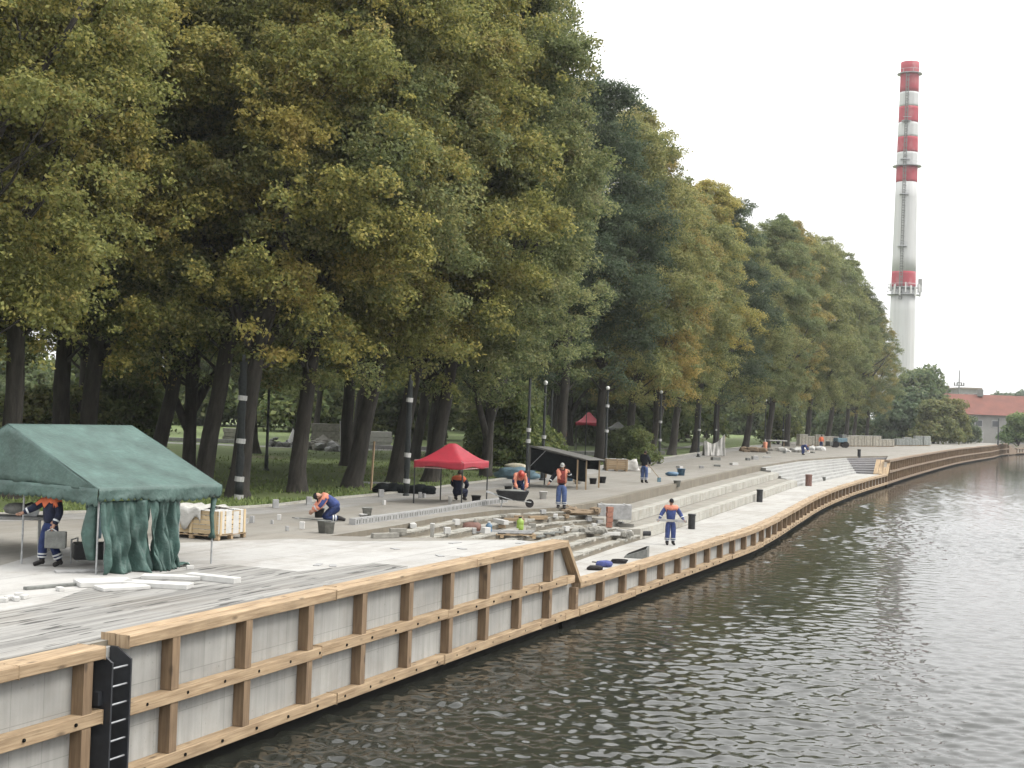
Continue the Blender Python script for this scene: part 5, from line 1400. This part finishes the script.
# under the shelter
for px, py, m_, r_, lab in [(578, 484, 'plastic_white', .2, 'white tub under the black shelter next to the timber post'), (570, 481, 'plastic_blue', .17, 'grey-blue tub under the black shelter'), (593, 484, 'plastic_black', .2, 'black tub left of the right shelter post'), (602, 483, 'plastic_black', .22, 'black tub right of the black shelter'), (537, 478, 'straw', .2, 'straw-coloured tub on the grass behind the white bucket'), (544, 478, 'pallet_wood', .16, 'brown tub on the grass beside the straw-coloured tub')]:
    bucket(lab, hit(px, py), m_, r_, r_ * 1.5, handle=False, name='tub', cat='tub')
tb2 = hit(563, 482); tt = thing('work_table', 'cluttered work table under the black shelter', 'table', tuple(tb2)); c = Vector(tb2)
MB().box(c + Vector((0, .2, .62)), (1.3, .6, .05), .1).build('table_top', 'stone_grey', tt)
for sx in (-.58, .58):
    for sy in (-.05, .45): MB().beam(c + Vector((sx, sy, 0)), c + Vector((sx, sy, .6)), .05, .05).build('leg', 'pallet_wood', tt)
# the worker's bar, tools, quay things
ha = W_staff((.52, -.18, .925)); hb = W_staff((-.52, -.18, .955)); mid_ = (ha + hb) / 2
stf = tag(MB().beam(hb + (hb - ha) * .06, ha + (ha - hb) * .06, .05, .09).build('level_bar', 'stone_grey'), 'long grey level bar held across the hips of the quay worker', 'tool')
def bin_(label, px, py, h, r, m, z=LD):
    c = hit(px, py, z); root = thing('litter_bin', label, 'bin', tuple(c))
    MB().lathe(c, [(r * .95, 0), (r, .03), (r, h - .08)], 18).build('body', m, root, False)
    MB().lathe(c + Vector((0, 0, h - .08)), [(r * 1.12, 0), (r * 1.12, .06), (r * 1.0, .08)], 18).build('rim', m, root)
    return root
bin_('black cylindrical bin on the low quay just right of the worker with the bar', 691.5, 529, .66, .155, 'plastic_black')
bin_('black cylindrical bin on the low quay near the white terrace blocks', 759.5, 502, .74, .18, 'plastic_black')
bin_('rusty brown square-shouldered bin at the foot of the white steps', 808.5, 486, .86, .24, 'bin_brown')
bin_('far black bin on the promenade above the grey steps', 859, 457.5, .85, .17, 'plastic_black', 0)
c = hit(824, 481); bucket('tiny dark bucket on the white steps', c + Vector((0, 0, .02)), 'stone_dark', .14, .3)
c = hit(636, 558); wd = thing('wedge_box', 'dark grey open wedge-shaped tray tilted on the low quay near the sloping beam', 'tray', tuple(c))
mb = MB(); P8 = [Vector(c) + Vector(p) for p in ((-.42, -.1, .0), (.36, -.22, .0), (.48, .3, .0), (-.3, .4, .0), (-.40, -.1, .07), (.36, -.22, .34), (.48, .3, .42), (-.28, .4, .1))]
mb.hexa(P8); mb.build('tray', 'stone_dark', wd, bevel=.01); MB().hexa([p + Vector((0, 0, .0)) if i < 4 else p + Vector((0, 0, .012)) for i, p in enumerate([P8[4].lerp(P8[6], .08), P8[5].lerp(P8[7], .08), P8[6].lerp(P8[4], .08), P8[7].lerp(P8[5], .08)] * 2)]).build('inside', 'pile', wd)
c = hit(618, 563.5); mb = MB()
for k in range(4): mb.tube([Vector(c) + Vector((.26 * math.cos(t) + .02 * k, .2 * math.sin(t), .03 + .03 * k)) for t in [i * .42 for i in range(16)]], .018, 6)
mb.tube([Vector(c) + Vector((-.26, 0, .02)), Vector(c) + Vector((-.6, -.1, .02)), Vector(c) + Vector((-.85, .05, .02))], .018, 6)
tag(mb.build('cable_coil', 'boot', None, True), 'black cable coil lying on the low quay by the cap beam', 'cable')
c = hit(604.5, 567); tag(MB().blob(Vector(c) + Vector((0, 0, .10)), (.25, .16, .12), 3, .25).build('cloth', 'blue_cloth', None, True), 'crumpled bright blue cloth on the low quay beside the cable coil', 'cloth')
c = hit(595, 570); tag(MB().blob(Vector(c) + Vector((0, 0, .06)), (.28, .16, .08), 5, .2).build('glove', 'boot', None, True), 'small dark lump beside the blue cloth at the sloping beam', 'scrap')
# dark-jacketed worker's tool
tl = thing('shovel', 'teal-headed shovel leaning beside the worker in the dark jacket', 'shovel', tuple(hit(659, 482)))
h0 = W_dark((-.02, -.34, 1.02)); c = hit(659, 482); MB().tube([h0, Vector(c) + Vector((0, 0, .22))], .018, 6).build('shaft', 'pallet_wood', tl); MB().box(Vector(c) + Vector((0, 0, .12)), (.22, .05, .26), .3).build('blade', 'tarp_teal', tl, bevel=.02)
bucket('bright blue bucket on the promenade edge right of the dark-jacketed worker', hit(681, 475.5), 'plastic_blue', .26, .42)
c = hit(672, 476); tag(MB().blob(Vector(c) + Vector((0, 0, .12)), (.4, .25, .15), 8, .2).build('bag', 'plastic_blue', None, True), 'flat blue bag beside the bright blue bucket', 'bag')
c = hit(677, 487); bucket('grey-blue bucket on the upper terrace below the bright blue bucket', c, 'plastic_grey', .2, .36)
crate('wooden crate pallet on the promenade between shelter and dark-jacketed worker', hit(616, 471), .05, 1.35, .9, .62, False, 'pallet_wood')
c = hit(631, 471); tag(MB().blob(Vector(c) + Vector((0, 0, .36)), (.50, .36, .40), 12, .55, 3, 1.6, .6).build('sack', 'film', None, True), 'white sack leaning on the right side of the wooden crate pallet', 'sack')
# white tarpaulin
c = hit(714, 456); wt = thing('white_tarpaulin', 'bright white tarpaulin draped over a heap at the far promenade edge', 'tarpaulin', tuple(c))
g_ = []
for i in range(30):
    u = i / 29; top_z = 1.35 + .65 * u ** 3 - .35 * math.sin(math.pi * u) ** 2 * (1 - .3 * u)
    g_.append([Vector(c) + Vector((-.95 + 1.85 * u + .10 * v * math.sin(u * 9), -.15 - .55 * v * (1 - .4 * u) + .07 * math.sin(u * 21 + 4 * v) + .05 * math.sin(u * 37), max(.03, top_z * (1 - v)))) for v in [j / 13 for j in range(14)]])
MB().grid(g_, 30, 14).build('sheet', 'film', wt, True, solid=.012)
g_ = [[Vector(c) + Vector((-.95 + 1.85 * u, -.15 + 1.3 * v, (1.35 + .65 * u ** 3 - .35 * math.sin(math.pi * u) ** 2 * (1 - .3 * u)) * (1 - v ** 1.5) + .04 * math.sin(u * 15 + v * 9))) for v in [j / 9 for j in range(10)]] for u in [i / 19 for i in range(20)]]
MB().grid(g_, 20, 10).build('sheet', 'film', wt, True, solid=.012); MB().box(Vector(c) + Vector((-.1, .45, .42)), (1.3, .7, .8), .1).build('stones', 'rubble', wt); MB().tube([Vector(c) + Vector((.8, -.1, 0)), Vector(c) + Vector((.95, -.1, 1.85))], .05, 6).build('stake', 'pallet_wood', wt)
c = hit(642, 453); tag(MB().blob(Vector(c) + Vector((0, 0, .75)), (.55, .4, .5), 33, .5, 3, 1.6, .6).build('sack', 'film', None, True), 'pale sack among the trunks left of the dark-jacketed worker', 'sack')
# far clutter
c = hit(765, 451); ob = thing('orange_barrel', 'orange barrel standing at the far promenade edge', 'barrel', tuple(c)); MB().lathe(c, [(.22, 0), (.26, .1), (.22, .5), (.26, .9), (.2, 1.0)], 14).build('drum', 'orange_plastic', ob, True); MB().lathe(Vector(c) + Vector((0, 0, 1.0)), [(.1, 0), (.08, .3)], 8).build('neck', 'tape_white', ob)
for i, (px, py, s, lab) in enumerate([(752, 452, 1.2, 'low sand heap left of the orange barrel'), (777, 451, .9, 'grey heap right of the orange barrel'), (793, 452, 1.4, 'pale stone-dust heap by the distant bent worker'), (812, 450, 1.2, 'pale heap of stones before the distant worker in red')]):
    mb = MB(); rr = random.Random(40 + i); c = hit(px, py)
    for k in range(9): mb.blob(Vector(c) + Vector((rr.uniform(-1, 1) * s, rr.uniform(-.5, .5) * s, rr.uniform(0, .25) * s)), (rr.uniform(.3, .6) * s, rr.uniform(.3, .5) * s, rr.uniform(.12, .3) * s), k + i, .25, 1)
    tag(mb.build('stone_heap', ('sand', 'rubble', 'stone_white', 'stone_white')[i]), lab, 'heap')
c = hit(777, 449); bk_ = thing('material_bench', 'pale trestle bench with white boards at the far promenade edge', 'bench', tuple(c)); MB().box(Vector(c) + Vector((0, 0, 1.0)), (2.2, .8, .12), .2).build('board', 'stone_white', bk_)
for x in (-.8, .8): MB().beam(Vector(c) + Vector((x, 0, 0)), Vector(c) + Vector((x, 0, .95)), .08, .08).build('leg', 'pallet_wood', bk_)
# small tracked loader by the pallets
c = hit(836, 447.5) * 1.0; ld = thing('site_loader', 'small teal and dark site machine in front of the paver pallets', 'machine', tuple(c)); c = Vector(c)
MB().box(c + Vector((.6, .2, 1.0)), (1.5, 1.2, .6), .3).build('body', 'tarp_teal', ld, bevel=.08); MB().box(c + Vector((.9, .2, 1.5)), (.7, .9, .5), .3).build('cab', 'stone_dark', ld, bevel=.06)
for x in (-.1, 1.2): MB().tube([c + Vector((x, -.55, .42)), c + Vector((x, -.25, .42))], .42, 16).build('wheel', 'boot', ld); MB().tube([c + Vector((x, .75, .42)), c + Vector((x, 1.05, .42))], .42, 16).build('wheel', 'boot', ld)
MB().box(c + Vector((-.9, .1, .5)), (.5, 1.2, .6), .3).build('bucket', 'stone_dark', ld, bevel=.05)
# paver pallets
def paver_pallet(c, rz, m, cover, label, grp, src=[None]):
    root = thing('paver_pallet', label, 'pallet', tuple(c), grp); c = Vector(c)
    p, q = wooden_pallet(root, c, rz, 1.2, 1.1)
    mb = MB()
    nk = random.choice((4, 5, 6, 6, 6)); H = .23 * nk
    for k in range(nk):
        for i in range(3): mb.box(q(-.39 + .39 * i + random.uniform(-.012, .012), random.uniform(-.015, .015), .15 + .23 * (k + .5)), (.375, 1.08, .222), rz)
    mb.build('pavers', m, root)
    for x in (-.3, .3): MB().box(q(x, 0, .15 + H / 2 + .01), (.03, 1.13, H + .03), rz).build('strap', 'stone_dark', root)
    if cover: MB().box(q(0, 0, .15 + H + .03), (1.24, 1.14, .05), rz).build('cover', 'film', root)
    return root
def pallet_row(x0, y0, x1, y1, py, n, D, m, cover, label, grp, dz=2):
    for lvl in range(1):
        for i in range(n):
            px = x0 + (x1 - x0) * (i + .5) / n; d_ = D + (y1 - y0) * i / max(1, n - 1)
            paver_pallet(((px - 512) / F * d_ + random.uniform(-.12, .12), d_ + random.uniform(-.4, .4), 0), random.uniform(.02, .3), m, cover, label, grp)
pallet_row(800, 0, 840, 6, 0, 5, 190, 'paver', True, 'pallet of cream pavers in the far row behind the worker in red', 'cream paver pallets behind the worker in red')
pallet_row(842, 0, 896, 10, 0, 7, 196, 'paver', True, 'pallet of cream pavers in the far row behind the black bin', 'cream paver pallets behind the far bin')
pallet_row(898, 0, 930, 10, 0, 5, 215, 'paver_grey', True, 'pallet of grey wrapped pavers at the right end of the far row', 'grey paver pallets at the right end')
# things in the park
for i, (px, D, s, lab, m_) in enumerate([(322, 108, 1.5, 'pile of pale broken stones on the park lawn between two trunks', 'rubble'), (345, 106, 1.1, 'grey sand heap beside the pale stone pile in the park', 'stone_grey'), (283, 112, 1.0, 'dark heap of earth on the lawn left of the stone pile', 'stone_dark')]):
    mb = MB(); rr = random.Random(60 + i); c = Vector(((px - 512) / F * D, D, 0))
    for k in range(26): mb.blob(c + Vector((rr.gauss(0, .7) * s, rr.gauss(0, .4) * s, abs(rr.gauss(0, .28)) * s)), (rr.uniform(.2, .42) * s, rr.uniform(.2, .4) * s, rr.uniform(.14, .3) * s), k + i, .3, 1)
    tag(mb.build('stone_heap', m_), lab, 'heap')
for i, (px, D, L, h, lab) in enumerate([(380, 118, 2.2, 1.4, 'white site container seen between the leaning trunks left of the red canopy'), (240, 125, 2.6, 1.1, 'pale stone block stack at the back of the lawn'), (327, 118, 2.3, 1.9, 'pale stacked slabs behind the stone pile in the park')]):
    c = Vector(((px - 512) / F * D, D, 0)); root = thing('slab_stack' if i else 'site_container', lab, 'stack' if i else 'container', tuple(c))
    for k in range(3): MB().box(c + Vector((.1 * (k % 2), 0, h / 3 * (k + .5))), (L, 1.2, h / 3 - .03), .1 + .03 * k).build('slab' if i else 'panel', 'stone_white' if i == 0 else 'rubble', root)
cx, D = (295 - 512) / F * 112, 112
tp = thing('tripod', 'white folded cone-shaped sheet standing on the lawn', 'sheet', (cx, D, 0)); MB().lathe((cx, D, 0), [(.5, 0), (.3, .8), (.03, 1.5)], 10).build('sheet', 'plastic_white', tp)
cx, D = (345 - 512) / F * 107, 106.5
tag(MB().tube([(cx, D, 0), (cx - .15, D, 2.3)], .09, 6).build('stake', 'stone_white'), 'white pole sticking out of the grey sand heap', 'pole')
# park path and low white things deep in the shade
pth = [(-60, 118), (-20, 112), (-6, 116), (4, 124), (12, 140), (20, 160), (26, 190)]
pa = catmull(pth, 6); mb = MB(); w = 1.6
tag(mb.sheet([(p.x, p.y + w) for p in pa] + [(p.x + w * .4, p.y - w) for p in pa[::-1]], .006).build('park_path', 'granite'), kind='structure')
for i, (px, D, L) in enumerate([(350, 115, 9), (200, 117, 8), (640, 128, 5), (600, 118, 5), (420, 116, 6)]):
    c = Vector(((px - 512) / F * D, D, 0)); box_thing('kerb_stone', 'long pale kerb lying beside the park path under the trees', 'kerb', c, (L, .35, .32), .05, 'stone_grey', 'pale kerbs beside the park path')

# ------------------------------------------------------------------ chimney, buildings on the far bank side
CD = 392.0; KZ = lambda y: HC + (421.6 - y) * CD / F
cxx = atd(899.3, 421.6, CD).x
ch = thing('chimney', 'tall white factory chimney with red bands, platforms and antennas', 'chimney', (cxx, CD, 0))
zt_, z272 = KZ(61), KZ(290); rt_, rb = 2.5, 3.35
rad_ = lambda z: rt_ + (rb - rt_) * (zt_ - z) / (zt_ - z272)
MT['ch_white'] = mat('chimney_white', (.48, .49, .485), .8, .10, .12, 0, .05, .6); MT['ch_red'] = mat('chimney_red', (.33, .034, .052), .8, .14, .2, 0, .05, .8)
for nm_, c_ in (('ch_white', (.41, .415, .41)), ('ch_red', (.29, .03, .045))):
    m, nt, b = ntree('streaked_' + nm_); n = N(nt); co = n.coord()
    st_ = n.ramp(n.noise(n.mapped(co, (1.1, 1.1, .035)), 1.0, 5, .65), .42, .75); pt = n.ramp(n.noise(n.mapped(co, (.3, .3, .12)), 1.0, 5, .7), .5, .72)
    col = n.mix(n.math('MULTIPLY', st_, .5), c_, tuple(x * .45 + .03 for x in c_)); col = n.mix(n.math('MULTIPLY', pt, .3), col, (.42, .40, .37))
    n.link(col, b.inputs['Base Color']); b.inputs['Roughness'].default_value = .85; MT[nm_] = m
bands = [(61, 91.5, 1), (91.5, 106, 0), (106, 122, 1), (122, 136.5, 0), (136.5, 152, 1), (152, 166, 0), (166, 182, 1), (182, 271.5, 0), (271.5, 287, 1), (287, 421.6 + HC * F / CD, 0)]
for y0, y1, red in bands:
    a, b = KZ(y1), KZ(y0); MB().lathe((cxx, CD, 0), [(rad_(a + (b - a) * k / 6), a + (b - a) * k / 6) for k in range(7)], 40).build('red_band' if red else 'white_band', 'ch_red' if red else 'ch_white', ch, True)
for y, ex, full in ((73, .9, 1), (121.5, .7, 0), (160, .5, 0), (166, 1.1, 1), (195, .8, 0), (247, .8, 0), (288, .9, 1), (295, 1.1, 1)):
    z = KZ(y); r = rad_(z)
    if full:
        MB().lathe((cxx, CD, z), [(r + .02, 0), (r + ex, 0), (r + ex, .15), (r + .02, .15)], 32).build('platform', 'grey_metal', ch)
        mb = MB(); ring = [(cxx + (r + ex) * math.cos(t), CD + (r + ex) * math.sin(t), z + 1.1) for t in [6.2832 * k / 24 for k in range(25)]]
        mb.tube(ring, .06, 5)
        for p in ring[::3]: mb.tube([(p[0], p[1], z), p], .06, 5)
        mb.build('railing', 'grey_metal', ch)
    else:
        mb = MB().box((cxx - r * .45, CD - r * .9, z), (2.4, 1.6, .15)); mb.box((cxx - r * .45, CD - r * .9 - .8, z + 1), (2.4, .1, .1)); mb.build('platform', 'grey_metal', ch)
for i in range(9):
    t = -2.7 + i * .33; z = KZ(291 + (i % 3) * 2); r = rad_(z) + 1.2; MB().box((cxx + r * math.cos(t), CD + r * math.sin(t), z + .8), (.5, .35, 2.2 + .5 * (i % 2)), t).build('antenna', 'plastic_white', ch)
z = KZ(285); MB().box((cxx + rad_(z) + 1.2, CD - .5, z), (.9, .7, 3.8)).build('antenna', 'plastic_grey', ch)
mb = MB()
for xo in (-.35, .35): mb.tube([(cxx - rad_(z_) * .52 + xo, CD - rad_(z_) * .90 - .45, z_) for z_ in (KZ(72), KZ(180), KZ(300))], .11, 5)
for k in range(90):
    z_ = KZ(300) + (KZ(74) - KZ(300)) * k / 89; mb.box((cxx - rad_(z_) * .52, CD - rad_(z_) * .90 - .45, z_), (.8, .12, .14))
for k in range(45):
    z_ = KZ(298) + (KZ(76) - KZ(298)) * k / 44; mb.box((cxx - rad_(z_) * .52, CD - rad_(z_) * .90 - .95, z_), (1.0, .1, .12))
mb.build('ladder', 'stone_dark', ch)

def building(name, label, x0, x1, y, dep, h, wall_m, cat='building'):
    root = thing(name, label, cat, ((x0 + x1) / 2, y, 0)); MB().box(((x0 + x1) / 2, y + dep / 2, h / 2), (x1 - x0, dep, h)).build('wall', wall_m, root); return root
MT['roof_red'] = mat('tile_red', (0.12, 0.0375, 0.024), .8, .2, .5, 0, .3, 6); MT['wall_pale'] = mat('render_pale', (.21, .207, .195), .85, .15, .4); MT['wall_tan'] = mat('render_tan', (.2, .175, .14), .85, .15, .4)
MT['glass'] = mat('dark_pane', (.05, .055, .06), .15, .2, 1)
bx = lambda px, D: (px - 512) / F * D
rb_ = building('warehouse', 'long low building with a red tiled roof at the right edge', bx(938, 325), bx(1085, 325), 325, 14, 6.0, 'wall_pale')
x0, x1 = bx(936, 325), bx(1087, 325); mb = MB(); zr = 10.8
P = [Vector(p) for p in ((x0, 324, 6.0), (x1, 324, 6.0), (x1, 340, 6.0), (x0, 340, 6.0), (x0, 331.9, zr), (x1, 331.9, zr), (x1, 332.1, zr), (x0, 332.1, zr))]; mb.hexa(P); mb.build('roof', 'roof_red', rb_)
for i in range(9):
    xx = x0 + (x1 - x0) * (i + .6) / 9; f_ = MB().box((xx, 324.95, 4.0), (1.8, .2, 1.6)).build('window', 'stone_grey', rb_); MB().box((xx, 324.86, 4.0), (1.5, .1, 1.3)).build('pane', 'glass', f_)
MB().box((bx(989, 325), 331, 11.2), (1.1, 1.1, 1.6)).build('chimney_stack', 'stone_dark', rb_)
fb = building('flat_block', 'tan flat-roofed block behind the left end of the red roof', bx(928, 390), bx(948, 390), 390, 12, 13.6, 'wall_tan')
MB().box((bx(938, 390), 396, 13.9), (6.2, 12.6, .5)).build('roof_edge', 'roof_red', fb)
f2 = building('flat_block', 'pale flat-roofed block with dark windows behind the mast', bx(961, 380), bx(981.5, 380), 380, 12, 13.3, 'wall_pale'); MB().box((bx(971, 380), 386, 13.4), (6.0, 12.6, .5)).build('roof_edge', 'wall_tan', f2)
for px in (966, 976): w_ = MB().box((bx(px, 380), 379.9, 11.2), (1.3, .2, 1.8)).build('window', 'stone_grey', f2); MB().box((bx(px, 380), 379.8, 11.2), (1.0, .1, 1.5)).build('pane', 'glass', w_)
f3 = building('flat_block', 'low tan link building between the two flat-roofed blocks', bx(945, 392), bx(963, 392), 392, 10, 11.4, 'wall_tan'); MB().box((bx(954, 392), 397, 11.5), (5.4, 10.4, .3)).build('roof_edge', 'stone_grey', f3)
mx_ = bx(959, 360); ms = thing('mast', 'thin steel mast with cross arms above the flat-roofed blocks', 'mast', (mx_, 360, 0)); MB().tube([(mx_, 360, 0), (mx_, 360, 17.5)], [.35, .12], 8).build('pole', 'stone_dark', ms)
for z, L in ((13.6, 2.6), (12.9, 1.8), (14.3, 1.2)): MB().box((mx_, 360, z), (L, .16, .2)).build('cross_arm', 'stone_dark', ms)
for x in (-1.2, -.5, .6, 1.2): MB().box((mx_ + x, 360, 13.9), (.28, .28, .9)).build('floodlight', 'stone_dark', ms)
wl = thing('boundary_wall', 'white boundary wall with posts in front of the red-roofed building', 'wall', (bx(990, 285), 285, 0))
for i in range(6):
    a_, b_ = bx(969, 285) + i * 3.0, bx(969, 285) + (i + 1) * 3.0; MB().box(((a_ + b_) / 2, 285, 1.05), (b_ - a_ - .35, .2, 2.1)).build('wall_panel', 'wall_pale', wl); MB().box((a_, 285, 1.15), (.32, .36, 2.3)).build('wall_post', 'stone_grey', wl)
# far end steps of the quay
e_ = Q(SC1 + 2, 2.0); fs = thing('far_steps', 'far stepped timber landing where the tall quay wall ends', 'steps', (e_.x, e_.y, 0))
for i in range(3): sweep(MB(), SC1 + i * 3, SC1 + (i + 1) * 3, .0, 3.2, -2.2, .10 - .45 * (i + 1)).build('step', 'far_timber', fs)
quay_wall('lowest far timber quay wall running out of the picture at the right edge', SC1 + 9.2, s_of(372), -1.0, 1, 'far_timber', 'far_timber', 'far_panel', run=18, ls=5, post_step=PITCHP * 1.5)

# ------------------------------------------------------------------ sky, sun, haze
CLOUD = 4.2
SUN_AZ, SUN_EL = R(100), R(48)                              # azimuth clockwise from +Y: the sun stands over the river, veiled by cloud
w = bpy.data.worlds.new('World'); scene.world = w; w.use_nodes = True; nt = w.node_tree; n = N(nt)
sky = nt.nodes.new('ShaderNodeTexSky'); sky.sky_type = 'NISHITA'; sky.sun_disc = False; sky.sun_elevation = SUN_EL; sky.sun_rotation = SUN_AZ
sky.air_density = 1.0; sky.dust_density = 6.0; sky.ozone_density = 1.0
hs = nt.nodes.new('ShaderNodeHueSaturation'); hs.inputs['Saturation'].default_value = .3
n.link(sky.outputs[0], hs.inputs['Color'])
tc = n.coord('Generated'); sep = nt.nodes.new('ShaderNodeSeparateXYZ'); n.link(tc, sep.inputs[0])
elev = n.math('MAXIMUM', sep.outputs['Z'], 0.0)             # closed cloud deck, brighter towards the zenith as overcast skies are
cl = n.math('MULTIPLY_ADD', elev, CLOUD * 1.9); nt.nodes[-1].inputs[2].default_value = CLOUD
cn = n.ramp(n.noise(n.mapped(tc, (1, 1, 2.5)), 2.2, 5, .6), .2, .8)
cl = n.math('MULTIPLY', cl, n.math('ADD', n.math('MULTIPLY', cn, .12), .95))
cc = nt.nodes.new('ShaderNodeVectorMath'); cc.operation = 'SCALE'; cc.inputs[0].default_value = (1.0, 1.0, .995); n.link(cl, cc.inputs['Scale'])
bg = nt.nodes['Background']; n.link(n.mix(.9, hs.outputs[0], cc.outputs[0]), bg.inputs['Color']); bg.inputs['Strength'].default_value = .13
sun = bpy.data.lights.new('sun', 'SUN'); sun.energy = 1.0; sun.angle = R(16); sun.color = (1, .95, .87)
so = bpy.data.objects.new('sun', sun); COL.objects.link(so)
dv = Vector((math.sin(SUN_AZ) * math.cos(SUN_EL), math.cos(SUN_AZ) * math.cos(SUN_EL), math.sin(SUN_EL)))
so.rotation_euler = dv.to_track_quat('Z', 'Y').to_euler()
HAZE = .0002
if HAZE:
    m = bpy.data.materials.new('haze'); m.use_nodes = True; nt = m.node_tree
    for x in list(nt.nodes):
        if x.type == 'BSDF_PRINCIPLED': nt.nodes.remove(x)
    pv = nt.nodes.new('ShaderNodeVolumePrincipled'); pv.inputs['Density'].default_value = HAZE; pv.inputs['Color'].default_value = (.93, .95, .97, 1); pv.inputs['Anisotropy'].default_value = .2
    nt.links.new(pv.outputs[0], nt.nodes['Material Output'].inputs['Volume'])
    tag(MB().box((50, 375, 62), (1700, 1250, 131.2)).build('haze', m), kind='stuff')

scene.render.engine = 'CYCLES'
cy = scene.cycles
cy.max_bounces = 8; cy.diffuse_bounces = 3; cy.glossy_bounces = 3; cy.transmission_bounces = 4; cy.volume_bounces = 0
cy.use_denoising = True; cy.use_adaptive_sampling = True; cy.adaptive_threshold = .015; cy.volume_step_rate = 5; cy.sample_clamp_indirect = 6
vs = scene.view_settings; vs.view_transform = 'Standard'; vs.look = 'None'; vs.exposure = 1.25; vs.gamma = 1; vs.use_curve_mapping = False
